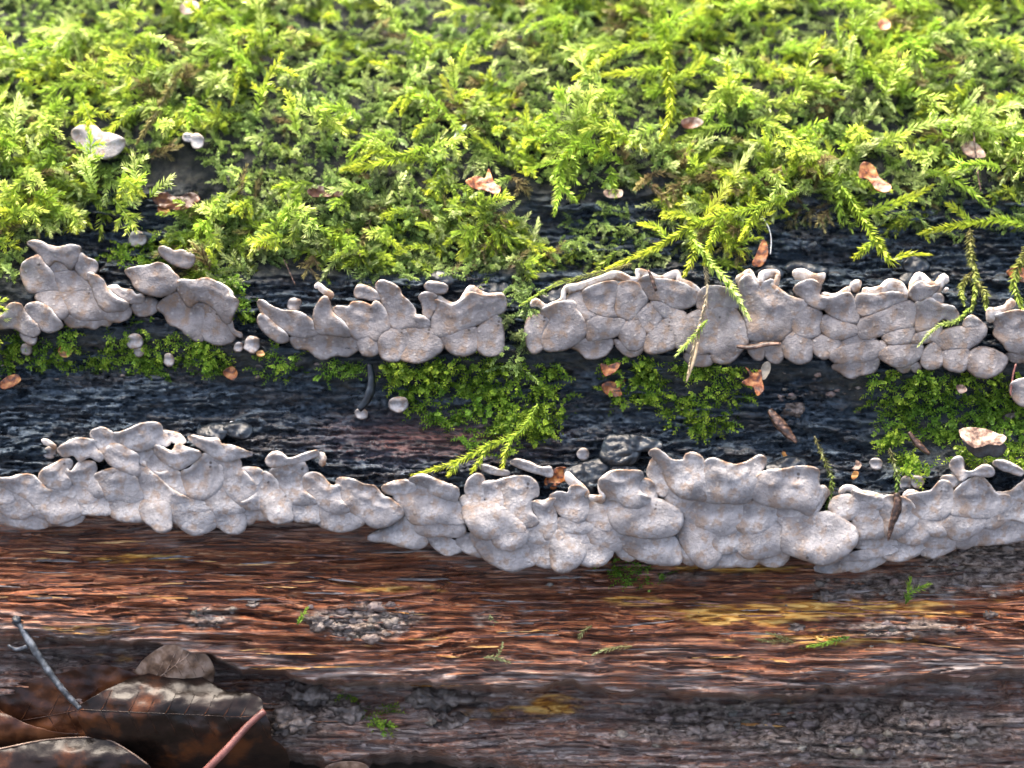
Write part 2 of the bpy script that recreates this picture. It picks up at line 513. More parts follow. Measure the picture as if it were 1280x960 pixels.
dense = np.arange(-60, 1341, 2.4)
xs = np.concatenate([-60 - np.geomspace(4, 2600, 42)[::-1], dense, 1340 + np.geomspace(4, 2600, 42)])
ys = np.concatenate([np.arange(-160, 226, 5.0), np.arange(228, 1000, 1.8), np.arange(1000, 1131, 5.0)])
Xg, Yg = np.meshgrid(xs, ys)
Hg = disp(Xg, Yg)
Wd, So, Re, _r1, _r2 = zones(Xg, Yg)
Cr = soilmask(Xg, Yg) * Wd
_ld = Yg - pl(Xg, *LEDGE)
Oc = (blob(Xg, Yg, 920, 768, 95, 13) + 0.9 * blob(Xg, Yg, 790, 750, 45, 7) + 0.9 * blob(Xg, Yg, 160, 697, 85, 5) + 0.9 * blob(Xg, Yg, 1090, 760, 130, 14)
      + 0.9 * blob(Xg, Yg, 1060, 798, 110, 9) + 0.9 * blob(Xg, Yg, 690, 882, 40, 15) + 0.9 * blob(Xg, Yg, 980, 890, 30, 16) + 0.6 * blob(Xg, Yg, 120, 785, 60, 8)
      + 0.6 * blob(Xg, Yg, 600, 890, 60, 7) + 0.8 * blob(Xg, Yg, 1170, 925, 30, 8) + 0.7 * blob(Xg, Yg, 930, 712, 90, 7) + 0.5 * blob(Xg, Yg, 500, 735, 80, 8) + 0.6 * blob(Xg, Yg, 140, 822, 40, 8))
Oc = sstep(0.35, 0.75, Oc + 0.42 * fbm(Xg / 40, Yg / 7, 4, 91)) * Wd * (1 - Cr)
Gr = sstep(-42, -8, _ld + 16 * fbm(Xg / 50, Yg / 12, 3, 93)) * 0.85 + 0.55 * (1 - sstep(0, 34, Yg - _r2 + 14 * fbm(Xg / 60, Yg / 12, 3, 94)))
Gr = np.clip(Gr + 0.5 * blob(Xg, Yg, 1180, 820, 140, 22) + 0.35 * blob(Xg, Yg, 850, 815, 150, 14), 0, 1) * (0.45 + 0.55 * sstep(-0.4, 0.4, fbm(Xg / 70, Yg / 9, 4, 95)))
Gr = Gr * (1 - 0.6 * blob(Xg, Yg, 950, 712, 250, 14))
Pg = face(Xg, Yg, Hg)


def grid_faces(idx):
    return np.stack([idx[:-1, :-1], idx[1:, :-1], idx[1:, 1:], idx[:-1, 1:]], -1).reshape(-1, 4)


def log_part(name, sl, extra=None):
    P = Pg[sl]; at = [a[sl] for a in (Wd, So, Re, Oc, Cr, Gr)]
    if extra is not None:
        P = np.concatenate([extra, P], 0)
        k = len(extra)
        at = [np.concatenate([np.repeat(a[:1], k, 0), a], 0) for a in at]
    n, m = P.shape[:2]
    return build(name, P.reshape(-1, 3), grid_faces(np.arange(n * m).reshape(n, m)), M['log'], log,
                 dict(zip(('wood', 'soil', 'red', 'ochre', 'crumb', 'grey'), [a.ravel() for a in at])))


# over the crown of the log and down its far side
last, tang = Pg[0], Pg[0] - Pg[6]
ang0 = math.atan2(float(-tang[400, 2]), float(tang[400, 1]))
rows = []; p = last.copy(); a = ang0
for k in range(15):
    a += R(11)
    p = p.copy(); p[:, 1] += 125 * math.cos(a); p[:, 2] -= 125 * math.sin(a)
    p[:, 1] += 6 * fbm(xs / 60, k * 1.3, 3, 5)
    rows.append(p)
split = int(np.searchsorted(ys, 650))
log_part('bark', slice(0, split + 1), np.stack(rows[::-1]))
log_part('bare_wood', slice(split, None))

# ---------------------------------------------------------------- sheets: traced outline, own thickness and relief
def catmull(P, closed=True, step=2.2):
    P = np.asarray(P, float)
    n = len(P)
    segs = n if closed else n - 1
    out = []
    for i in range(segs):
        if closed:
            p0, p1, p2, p3 = P[(i - 1) % n], P[i], P[(i + 1) % n], P[(i + 2) % n]
        else:
            p0, p1, p2, p3 = P[max(i - 1, 0)], P[i], P[i + 1], P[min(i + 2, n - 1)]
        k = max(2, int(np.linalg.norm(p2 - p1) / step))
        t = np.linspace(0, 1, k, endpoint=False)[:, None]
        out.append(0.5 * ((2 * p1) + (-p0 + p2) * t + (2 * p0 - 5 * p1 + 4 * p2 - p3) * t ** 2 + (-p0 + 3 * p1 - 3 * p2 + p3) * t ** 3))
    out = np.concatenate(out)
    if not closed:
        out = np.concatenate([out, P[-1:]])
    return out


def inside(P, Q):
    x, y = P[:, 0][:, None], P[:, 1][:, None]
    x1, y1 = Q[:, 0][None], Q[:, 1][None]
    x2, y2 = np.roll(Q[:, 0], -1)[None], np.roll(Q[:, 1], -1)[None]
    c = ((y1 > y) != (y2 > y)) & (x < (x2 - x1) * (y - y1) / (y2 - y1 + 1e-12) + x1)
    return c.sum(1) % 2 == 1


def sheet(poly, step=2.2, grid=3.2, grow=1.6, jitter=0.5, seed=0):
    """triangulated outline -> points, tris, boundary count, distance to edge, up-ness and of nearest edge"""
    B = catmull(poly, True, step)
    area = 0.5 * np.sum(B[:, 0] * np.roll(B[:, 1], -1) - np.roll(B[:, 0], -1) * B[:, 1])
    if area < 0:
        B = B[::-1].copy()
    t = np.roll(B, -1, 0) - np.roll(B, 1, 0)
    t /= np.linalg.norm(t, axis=1)[:, None] + 1e-9
    N = np.stack([t[:, 1], -t[:, 0]], -1)     # outward (y down, clockwise on screen)
    B = B + N * (grow + jitter * fbm(B[:, 0] / 5, B[:, 1] / 5, 2, seed)[:, None])
    lo, hi = B.min(0), B.max(0)
    gx, gy = np.meshgrid(np.arange(lo[0], hi[0], grid), np.arange(lo[1], hi[1], grid * 0.87))
    gx[1::2] += grid * 0.5
    I = np.stack([gx.ravel(), gy.ravel()], -1)
    I += (np.random.default_rng(seed + 1).random(I.shape) - 0.5) * grid * 0.35
    rings = [B - N * k for k in (0.9, 2.2)]
    r0 = np.concatenate([q[::1] for q in rings])
    I = I[inside(I, B)] if len(I) else I
    r0 = r0[inside(r0, B)]
    dI = np.sqrt(((I[:, None] - B[None]) ** 2).sum(-1)).min(1) if len(I) else np.zeros(0)
    I = I[dI > 3.2]
    dr = np.sqrt(((r0[:, None] - B[None]) ** 2).sum(-1)).min(1) if len(r0) else np.zeros(0)
    r0 = r0[dr > 0.6]
    pts = np.concatenate([B, r0, I])
    nb = len(B)
    res = delaunay_2d_cdt([Vector(p) for p in pts.tolist()], [], [list(range(nb))], 1, 1e-4)
    V = np.array([tuple(v) for v in res[0]]); F = res[2]; orig = res[3]
    bmap = {}
    for i, oo in enumerate(orig):
        for q in oo:
            if q < nb: bmap[q] = i
    ring = [bmap[i] for i in range(nb) if i in bmap]
    T = np.array([f[:3] for f in F if len(f) == 3])
    a = V[T[:, 0]]; b = V[T[:, 1]]; c = V[T[:, 2]]
    s = (b[:, 0] - a[:, 0]) * (c[:, 1] - a[:, 1]) - (b[:, 1] - a[:, 1]) * (c[:, 0] - a[:, 0])
    T[s > 0] = T[s > 0][:, ::-1]
    dm = np.sqrt(((V[:, None] - B[None]) ** 2).sum(-1))
    d = dm.min(1)
    w = np.exp(-np.maximum(dm - d[:, None], 0) / 3.0)
    up = (w * (-N[:, 1])[None]).sum(1) / w.sum(1)
    d[ring] = 0
    return V, T, ring, d, up


def close_back(V, T, ring, h, hb, thick=4.0, inset=0.3, attrs=None):
    """give the sheet a back: edge band, then a foot sunk in the log"""
    n = len(V); r = np.array(ring); k = len(r)
    cen = V[r].mean(0)
    ra = V[r] * 0.985 + cen * 0.015
    rb = V[r] * (1 - inset) + cen * inset
    ha = h[r] - thick
    hB = np.minimum(hb, ha - 3) if np.ndim(hb) else np.minimum(np.full(k, hb), ha - 3)
    VV = np.concatenate([V, ra, rb]); hh = np.concatenate([h, ha, hB])
    i0 = r; i1 = n + np.arange(k); i2 = n + k + np.arange(k)
    j0, j1, j2 = np.roll(i0, -1), np.roll(i1, -1), np.roll(i2, -1)
    q = []
    for a, b, c, d_ in ((i0, j0, j1, i1), (i1, j1, j2, i2)):
        q.append(np.stack([a, b, c], -1)); q.append(np.stack([a, c, d_], -1))
    TT = np.concatenate([T] + q)
    at = {}
    for an, av in (attrs or {}).items():
        at[an] = np.concatenate([av, av[r] * (1 if an == 'crease' else 0.6), np.zeros(k)])
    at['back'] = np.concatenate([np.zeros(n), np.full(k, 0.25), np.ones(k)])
    return VV, hh, TT, at


WIN = dict(A=(0, 290), B=(200, 300), C=(400, 300), D=(640, 300), E=(850, 300), F=(1024, 300),
           G=(0, 510), H=(200, 510), I=(400, 540), J=(560, 540), K=(760, 540), L=(900, 540), M=(1024, 540))


def trace(win, s):
    ox, oy = WIN[win]
    v = [float(t) for t in s.replace(',', ' ').split()]
    return np.array([(ox + v[i] / 5, oy + v[i + 1] / 5) for i in range(0, len(v), 2)])


_seed = [100]


def lobe(parent, win, flags, pts, name='lobe', mat='fungus', z=None, bulge=None, collect=None):
    P = trace(win, pts) if isinstance(pts, str) else np.asarray(pts, float)
    _seed[0] += 1
    sd_ = _seed[0]
    V, T, ring, d, up = sheet(P, seed=sd_, grow=(3.4 if 'u' not in flags else 2.0) if P[:, 1].mean() > 520 else (2.2 if 'u' not in flags else 1.4))
    x, y = V[:, 0], V[:, 1]
    cx, cy = P.mean(0)
    row2 = cy > 520
    bot = pl(cx, *(ROW2_BOT if row2 else ROW1_BOT))
    if z is None:
        z = (18 if row2 else 13) + (bot - cy) / 110 * (5 if row2 else 0) + rng.uniform(-1.2, 1.2) * (1 if row2 else 0.6)
        if 'h' in flags: z += 9
        if 'l' in flags: z -= 8
        if 'L' in flags: z -= 10
        if not row2 and mat == 'fungus': z = z + 0.26 * np.clip(bot - y, -10, 110)
    size = d.max()
    if bulge is None:
        bulge = 3.0 + 0.42 * min(size, 24)
        if row2: bulge *= 1.12
        if 'f' in flags: bulge *= 0.45
    Rr = np.clip(size * 0.85, 3, 17)
    upm = sstep(0.15, 0.7, up) if 'u' in flags else np.zeros(len(d))
    f = np.sqrt(np.clip(1 - (1 - np.clip(d / Rr, 0, 1)) ** 2, 0, 1))
    fr = np.sqrt(np.clip(1 - (1 - np.clip(d / 3.0, 0, 1)) ** 2, 0, 1))
    flare = min(10, 3 + size * 0.42)
    ry = (y - cy) / max(8.0, np.ptp(P[:, 1]) * 0.5)
    fs = np.sqrt(np.clip(1 - (1 - np.clip(d / 4.5, 0, 1)) ** 2, 0, 1))
    if row2:
        dome = z + 0.5 * bulge * f + 0.2 * bulge * fs + 2.5 * ry
    else:
        dome = z + 0.3 * bulge * f + 2.0 * fs + 1.0 * ry
    lip = z + 2 + flare * np.exp(-d / 7.0) + bulge * 0.55 * sstep(0, size, d) + 2.5 * fr
    h = dome * (1 - upm) + lip * upm
    wgt = np.clip(d / 5, 0, 1)
    h = h + wgt * ((2.6 if row2 else 1.6) * fbm(x / 26, y / 26, 3, sd_) + 0.5 * fbm(x / 7, y / 7, 2, sd_ + 3)) + 4.5 * fbm(x / 42, y / 34, 3, 300) + wgt * (1.1 * fbm(x / 11, y / 9, 3, sd_ + 6) + (0.9 if sd_ % 3 else 0.0) * np.sin(d / 2.6 + 2.5 * fbm(x / 20, y / 20, 2, sd_ + 8)) * np.exp(-d / 16))
    if mat == 'black':
        h = h + 4.0 * wgt * fbm(x / 10, y / 7, 3, sd_ + 9)
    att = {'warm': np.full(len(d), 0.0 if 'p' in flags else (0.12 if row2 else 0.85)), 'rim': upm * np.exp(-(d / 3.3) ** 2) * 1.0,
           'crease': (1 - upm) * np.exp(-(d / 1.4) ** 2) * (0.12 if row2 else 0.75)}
    rec = dict(row2=row2, V=V, T=T, ring=ring, h=h, d=d, upm=upm, att=att, u='u' in flags)
    if collect is not None:
        collect.append(rec)
        return None
    return finish_lobe(rec, parent, name, mat)


def finish_lobe(rec, parent, name='lobe', mat='fungus'):
    V, ring = rec['V'], rec['ring']
    r = np.array(ring)
    hb = disp(V[r, 0], V[r, 1]) - 6
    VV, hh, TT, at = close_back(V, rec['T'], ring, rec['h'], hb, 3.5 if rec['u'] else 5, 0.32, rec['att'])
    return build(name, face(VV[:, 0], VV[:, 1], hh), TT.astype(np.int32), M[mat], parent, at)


def gblur(A, sig):
    k = np.exp(-0.5 * (np.arange(-6, 7) / sig) ** 2); k /= k.sum()
    for ax in (0, 1):
        A = np.apply_along_axis(lambda v: np.convolve(v, k, 'same'), ax, A)
    return A


def fuse(recs, cell=3.0):
    """let neighbouring lobes of one fungus grow together: soften the creases between them"""
    allp = np.concatenate([q['V'] for q in recs])
    lo = allp.min(0) - 24
    nx, ny = (np.ceil((allp.max(0) + 24 - lo) / cell)).astype(int) + 1
    F = np.full((nx, ny), -1e9)
    for q in recs:
        ij = ((q['V'] - lo) / cell).astype(int)
        np.maximum.at(F, (ij[:, 0], ij[:, 1]), q['h'])
    mk = (F > -1e8).astype(float)
    fill = gblur(mk, 0.9) > 0.4
    cov = gblur(fill.astype(float), 2.0)
    H = gblur(np.where(mk > 0, F, 0), 2.1) / np.maximum(gblur(mk, 2.1), 1e-6)
    for q in recs:
        p = (q['V'] - lo) / cell - 0.5
        i = np.clip(p.astype(int), 0, [nx - 2, ny - 2]); f_ = np.clip(p - i, 0, 1)
        def smp(G):
            return (G[i[:, 0], i[:, 1]] * (1 - f_[:, 0]) + G[i[:, 0] + 1, i[:, 1]] * f_[:, 0]) * (1 - f_[:, 1]) + (G[i[:, 0], i[:, 1] + 1] * (1 - f_[:, 0]) + G[i[:, 0] + 1, i[:, 1] + 1] * f_[:, 0]) * f_[:, 1]
        Hs, cv = smp(H), sstep(0.62, 0.97, smp(cov))
        w = (0.25 + (0.58 if q['row2'] else 0.65) * cv) * (1 - q['upm'] * (0.85 if q['row2'] else 0.5))
        q['h'] = q['h'] * (1 - w) + Hs * w - cv * (0.3 if q['row2'] else 1.4) * np.exp(-(q['d'] / 1.25) ** 2)


def tube_mesh(path, rad, sides=8, cap=True):
    """path (n,3) in face coordinates, rad (n,)"""
    path = np.asarray(path, float); n = len(path)
    rad = np.broadcast_to(np.asarray(rad, float), (n,))
    t = np.gradient(path, axis=0); t /= np.linalg.norm(t, axis=1)[:, None] + 1e-9
    ref = np.array([0.13, 0.21, 1.0])
    a = np.cross(t, ref); a /= np.linalg.norm(a, axis=1)[:, None] + 1e-9
    b = np.cross(t, a)
    th = np.linspace(0, 2 * np.pi, sides, endpoint=False)
    V = path[:, None] + rad[:, None, None] * (np.cos(th)[None, :, None] * a[:, None] + np.sin(th)[None, :, None] * b[:, None])
    V = V.reshape(-1, 3)
    ii = (np.arange(n - 1) * sides)[:, None]; jj = np.arange(sides)[None]; kk = (jj + 1) % sides
    F = np.stack([ii + jj, ii + kk, ii + sides + kk, ii + sides + jj], -1).reshape(-1, 4)
    if cap:
        F = [tuple(q) for q in F.tolist()]
        F.append(tuple(range(sides - 1, -1, -1)))
        F.append(tuple((n - 1) * sides + j for j in range(sides)))
    return V, F


def rim(parent, win, pts, r=3.2, z=24, name='rim', mat='fungus', wob=1.0):
    P = catmull(trace(win, pts) if isinstance(pts, str) else pts, False, 3.0)
    n = len(P)
    _seed[0] += 1
    s_ = np.arange(n) / 6.0
    zz = z + 2.5 * fbm(s_ / 2, 0.5, 2, _seed[0])
    rr = r * (1 + 0.28 * fbm(s_, 1.5, 2, _seed[0] + 5)) * np.clip(np.minimum(np.arange(n), np.arange(n)[::-1]) / 2.0 + 0.35, 0, 1)
    if P[:, 1].mean() < 520:
        zz = zz + 0.26 * np.clip(pl(P[:, 0], *ROW1_BOT) - P[:, 1], 0, 110) - 6
    V, F = tube_mesh(face(P[:, 0], P[:, 1], zz), rr, 8)
    cen = np.repeat(face(P[:, 0], P[:, 1], zz), 8, 0)
    off = V - cen
    low = np.clip(-off[:, 1], 0, None)
    V = cen + off
    V[:, 1] -= low * 1.7; V[:, 2] -= low * 1.2 + 2.0
    att = {'rim': np.full(len(V), 0.85), 'warm': np.zeros(len(V)), 'crease': np.zeros(len(V)), 'back': np.zeros(len(V))}
    return build(name, V, F, M[mat], parent, att)


def circle(cx, cy, rx, ry=None, n=9, jit=0.12, seed=0):
    g = np.random.default_rng(seed + int(cx * 7 + cy))
    ry = rx if ry is None else ry
    a = np.linspace(0, 2 * np.pi, n, endpoint=False)
    k = 1 + jit * (g.random(n) - 0.5) * 2
    return np.stack([cx + rx * k * np.cos(a), cy + ry * k * np.sin(a)], -1)


def fungus(label, lobes, rims=(), group=None, z=None):
    first = trace(lobes[0][0], lobes[0][2]) if isinstance(lobes[0][2], str) else np.asarray(lobes[0][2])
    c = first.mean(0)
    o = empty('bracket_fungus', face(c[0], c[1], 0), label, 'fungus', group)
    recs = []
    for L in lobes:
        lobe(o, *L, collect=recs, z=z)
    fuse(recs)
    for q in recs:
        finish_lobe(q, o)
    for r_ in rims:
        rim(o, *r_)
    return o


UP, LOW = 'grey bracket fungi of the upper row', 'grey bracket fungi of the lower row'
fungus('tiered grey bracket fungus cluster at the left end of the upper row', [
    ('A', 'uh', '175,70 235,55 300,85 370,95 440,82 500,98 492,150 468,205 440,235 400,200 350,180 300,215 275,180 235,130'),
    ('A', 'l', '270,175 310,150 360,165 410,200 440,235 380,255 330,245 290,215'),
    ('A', 'u', '135,215 150,190 210,155 245,150 280,200 330,260 350,310 365,365 300,370 230,380 185,375 150,320 130,260'),
    ('A', '', '320,265 380,250 450,245 500,280 560,335 570,365 480,370 390,375 365,355 350,310'),
    ('A', 'u', '470,205 500,135 540,160 590,180 610,215 595,255 555,260 545,300 520,290 480,245'),
    ('A', '', '225,405 260,375 360,370 380,400 420,480 415,530 340,540 300,480 250,440'),
    ('A', '', '365,375 480,370 560,360 590,420 620,480 680,520 640,545 560,550 480,540 430,490'),
    ('A', 'u', '155,480 180,450 230,440 300,470 350,530 390,590 320,625 260,610 200,550 165,510'),
    ('A', 'u', '-60,560 20,520 50,460 90,445 130,455 150,490 200,550 250,610 215,655 150,640 110,610 60,600 0,605 -60,600'),
    ('A', 'l', '130,635 215,645 222,680 200,700 165,685'),
    ('A', 'l', '410,525 500,530 560,550 640,545 700,545 680,580 630,580 590,600 545,590 500,590 440,590 410,560'),
    ('A', 'uh', '545,265 590,265 640,300 670,350 720,400 800,450 780,490 700,500 650,490 610,440 580,370'),
    ('A', '', '690,500 790,470 815,490 805,530 750,555 700,555 645,535'),
    ('A', 'u', '665,350 720,335 770,360 820,365 850,395 890,390 905,430 870,450 830,445 790,440 740,400 700,370'),
    ('A', 'l', '825,465 880,430 930,410 985,440 975,490 920,520 860,515'),
], group=UP)
fungus('wavy pale-rimmed grey bracket fungus with a folded cap, left of the mossy gap', [
    ('A', 'uh', '785,245 850,220 930,210 985,195 1040,210 1080,250 1120,300 1090,370 1030,395 980,400 900,380 840,340 825,300'),
    ('B', 'uh', '105,280 130,250 210,255 290,240 350,265 410,295 450,350 490,385 460,460 430,520 390,500 350,440 300,400 240,380 185,420 150,380 120,330'),
    ('B', 'l', '-20,420 30,370 60,350 110,330 150,380 185,420 240,400 280,450 260,560 270,620 230,625 170,590 120,545 60,520 30,460'),
    ('B', 'l', '240,400 300,410 350,440 390,500 430,550 470,590 450,630 370,650 310,635 270,600 260,560 280,450'),
    ('B', 'u', '420,500 450,510 460,560 510,590 500,605 455,585 430,550'),
], [('B', '110,310 125,265 210,265 290,250 350,272 410,300 452,352', 3.4, 29)], group=UP)
fungus('small solitary pale bracket among moss above the folded cap', [
    ('A', 'u', '995,100 1030,95 1090,120 1140,115 1215,155 1190,220 1110,215 1050,180 1000,135')], group=UP)
fungus('lobed grey bracket fungus with a finger-like fold, upper row left of centre', [
    ('B', 'u', '610,390 640,378 690,410 760,440 860,450 920,480 960,520 990,580 930,610 850,605 780,570 720,530 640,460'),
    ('B', 'u', '610,500 640,460 720,530 790,590 800,630 740,640 680,600 630,550'),
    ('B', 'L', '820,615 900,590 1000,580 1100,580 1200,615 1245,660 1180,720 1100,715 1015,742 960,710 920,680 850,670'),
    ('B', 'uh', '965,450 990,390 1030,355 1060,390 1080,460 1150,520 1190,600 1120,600 1040,590 985,580 960,520'),
    ('C', 'u', '85,440 110,415 180,420 200,390 270,390 320,410 350,385 400,430 440,520 430,560 380,590 350,640 300,610 240,625 170,570 120,500'),
    ('C', '', '235,640 300,600 350,640 360,700 320,720 270,710'),
    ('C', 'u', '215,330 240,285 290,290 345,320 380,370 330,375 280,365 225,355'),
    ('C', 'u', '350,295 380,255 430,265 490,300 510,345 550,380 590,430 600,470 650,480 690,530 640,560 560,550 480,560 440,530 420,460 390,400'),
    ('C', '', '360,660 380,600 440,560 530,560 560,620 520,700 500,745 440,755 390,730'),
    ('C', '', '520,700 560,610 540,555 640,550 690,555 740,610 765,670 700,730 620,762 550,755 505,740'),
    ('C', 'u', '620,360 650,330 710,330 735,370 720,430 680,500 650,470 640,400'),
    ('C', 'uh', '655,290 680,262 740,265 795,290 785,325 740,335 680,320'),
], [('B', '968,300 985,275 1030,310 1085,345', 3.2, 22)], group=UP)
fungus('smooth grey bracket fungus with curled cream rim, left of the hanging moss', [
    ('C', 'u', '720,380 760,385 830,410 900,370 940,330 1010,345 1080,350 1150,350 1155,440 1080,480 1000,520 900,560 820,590 750,610 700,570 690,520 715,450'),
    ('C', '', '750,610 820,590 900,560 970,550 985,620 970,690 900,718 830,705 780,660'),
    ('C', '', '975,570 1040,510 1110,470 1135,540 1145,640 1135,700 1060,722 1000,700 975,650'),
], [('C', '735,345 765,380 830,405 890,375 940,300 990,325 1050,345 1150,340', 3.6, 25)], group=UP)
fungus('cracked grey bracket fungus with long cream rim, middle of the upper row', [
    ('D', '', '85,560 110,490 180,470 230,500 200,560 180,640 185,680 130,705 100,650'),
    ('D', 'u', '200,430 320,385 390,390 410,440 460,520 465,570 430,630 340,680 240,695 190,670 180,620 210,550 225,500 180,460'),
    ('D', '', '340,370 400,320 435,330 445,360 470,440 520,470 470,500 440,490 405,430 390,390'),
    ('D', 'u', '440,330 540,275 650,265 650,360 635,430 655,480 580,485 520,460 460,420'),
    ('D', 'u', '650,355 680,270 780,270 830,340 850,370 810,430 750,500 690,490 650,460'),
    ('D', 'u', '790,260 850,220 900,245 980,250 1060,270 1120,300 1165,345 1140,400 1070,430 990,420 920,380 860,370 820,320'),
    ('D', '', '470,510 530,475 630,490 700,500 690,560 640,600 560,620 480,625 470,580'),
    ('D', 'L', '370,660 460,620 560,610 625,630 600,700 540,732 470,735 420,690'),
    ('D', '', '670,560 720,510 790,500 830,560 825,640 790,680 730,680 680,620'),
    ('D', 'L', '640,630 690,640 730,680 820,660 800,705 740,725 680,690'),
    ('D', '', '750,500 810,440 870,400 930,470 920,520 860,580 830,560 790,500'),
    ('D', '', '870,395 930,390 1000,425 1080,460 1060,500 990,490 930,470'),
    ('D', '', '830,640 860,580 930,510 990,490 1005,560 1015,660 960,690 880,705 835,690'),
    ('E', '', '-50,490 30,480 120,440 240,420 330,420 380,480 420,560 420,640 370,700 300,750 230,740 190,700 90,720 30,680 -20,670 -40,580'),
    ('E', 'l', '30,715 100,720 190,725 195,770 130,785 60,770'),
    ('E', '', '200,720 300,715 370,690 350,730 300,765 240,765 205,750'),
    ('E', 'u', '100,370 150,300 250,290 350,340 370,420 240,425 130,440'),
], [('D', '115,410 150,375 210,415 260,400 315,370 335,300 420,280 540,240 650,205 750,245 790,235 785,190 850,205 930,235 1030,200 1050,250 1110,270 1180,320', 3.3, 25)], group=UP)
fungus('widest grey bracket fungus with fat white curls, right half of the upper row', [
    ('E', 'u', '370,270 430,215 470,265 510,270 540,260 580,250 600,300 660,340 740,370 800,370 790,420 740,460 700,520 690,580 620,630 520,640 430,620 420,560 400,480 370,400'),
    ('E', '', '700,520 740,450 800,420 880,460 870,540 870,590 800,610 730,590'),
    ('E', 'uh', '715,300 760,265 830,250 880,290 870,340 930,380 900,430 830,420 770,370 720,330'),
    ('E', 'u', '880,370 950,360 1050,330 1090,380 1120,470 1110,520 1030,510 940,470 900,430'),
    ('E', '', '880,530 910,475 990,510 1090,535 1110,575 1080,600 980,620 910,595'),
    ('E', '', '640,660 670,600 720,580 800,615 830,650 820,710 810,750 740,770 680,740 650,710'),
    ('E', '', '830,640 880,600 950,620 1000,640 960,700 900,740 840,700'),
    ('E', 'L', '420,660 480,640 530,660 510,740 460,735'),
    ('E', 'L', '520,660 620,640 650,700 620,760 560,750'),
    ('F', 'u', '220,400 250,340 340,345 420,330 500,330 550,370 480,400 420,430 340,460 270,475 225,450'),
    ('F', 'uh', '565,350 590,290 640,260 690,290 750,290 700,350 620,385'),
    ('F', '', '250,510 330,470 430,430 540,385 600,410 600,480 580,540 480,560 390,590 300,620 250,600'),
    ('F', 'u', '600,400 680,360 760,400 840,420 870,480 840,520 780,490 740,520 690,560 610,570 600,500'),
    ('F', 'u', '690,350 740,335 775,360 760,400 700,400'),
    ('F', '', '400,600 470,570 580,550 590,590 560,640 480,655 420,640'),
    ('F', '', '590,600 690,560 760,540 730,620 640,640 580,640'),
    ('F', 'l', '110,670 230,590 340,600 330,640 250,660 140,690'),
    ('F', '', '70,710 140,670 350,630 370,690 350,740 240,760 150,770 80,750'),
    ('F', 'l', '85,790 160,760 260,740 350,730 370,760 340,820 260,840 195,860 130,820'),
    ('F', '', '370,720 430,670 560,655 640,660 630,730 560,780 480,790 420,760'),
    ('F', 'l', '370,640 410,640 410,680 370,700 355,670'),
    ('F', 'l', '485,790 530,765 570,790 550,820 510,820'),
    ('F', 'l', '575,790 610,770 630,800 600,825'),
    ('F', '', '640,760 660,690 720,640 760,690 770,770 720,800 670,800'),
    ('F', '', '715,620 780,570 860,550 960,545 1030,530 1040,580 1000,630 930,675 850,680 770,680 730,650'),
    ('F', '', '770,700 850,685 920,680 940,720 920,790 890,820 820,810 780,780'),
    ('F', '', '925,730 980,680 1060,680 1150,720 1170,760 1120,830 1040,858 970,840 925,790'),
    ('F', 'u', '900,540 920,490 960,475 1010,510 1030,540 950,550'),
], [('E', '350,245 400,220 435,195 465,245 500,270 515,215 560,200 610,205 605,255 580,280 640,330 700,370 770,375', 3.6, 26),
    ('E', '885,335 940,355 1000,350 1050,310 1060,290', 5.0, 26), ('E', '1065,290 1100,270 1135,265', 4.6, 26),
    ('E', '1140,310 1200,320 1280,295', 4.8, 26), ('E', '705,205 760,195 820,225 870,230 910,210', 4.6, 20),
    ('F', '300,315 350,335 400,300 440,265 500,275 540,330 555,360', 4.8, 27),
    ('F', '580,345 590,270 630,220 690,275 740,280 780,230 810,260', 5.2, 28), ('F', '790,295 800,320', 4.6, 26)], group=UP)
fungus('grey bracket fungus cut off by the right edge, upper row', [
    ('F', 'u', '1075,490 1100,470 1180,450 1240,440 1330,480 1330,700 1200,700 1140,640 1090,590 1100,540'),
    ('F', 'l', '1170,720 1250,700 1330,720 1330,750 1220,760'),
], [('F', '1050,440 1100,445 1170,420 1200,385 1225,410', 5.0, 26)], group=UP)

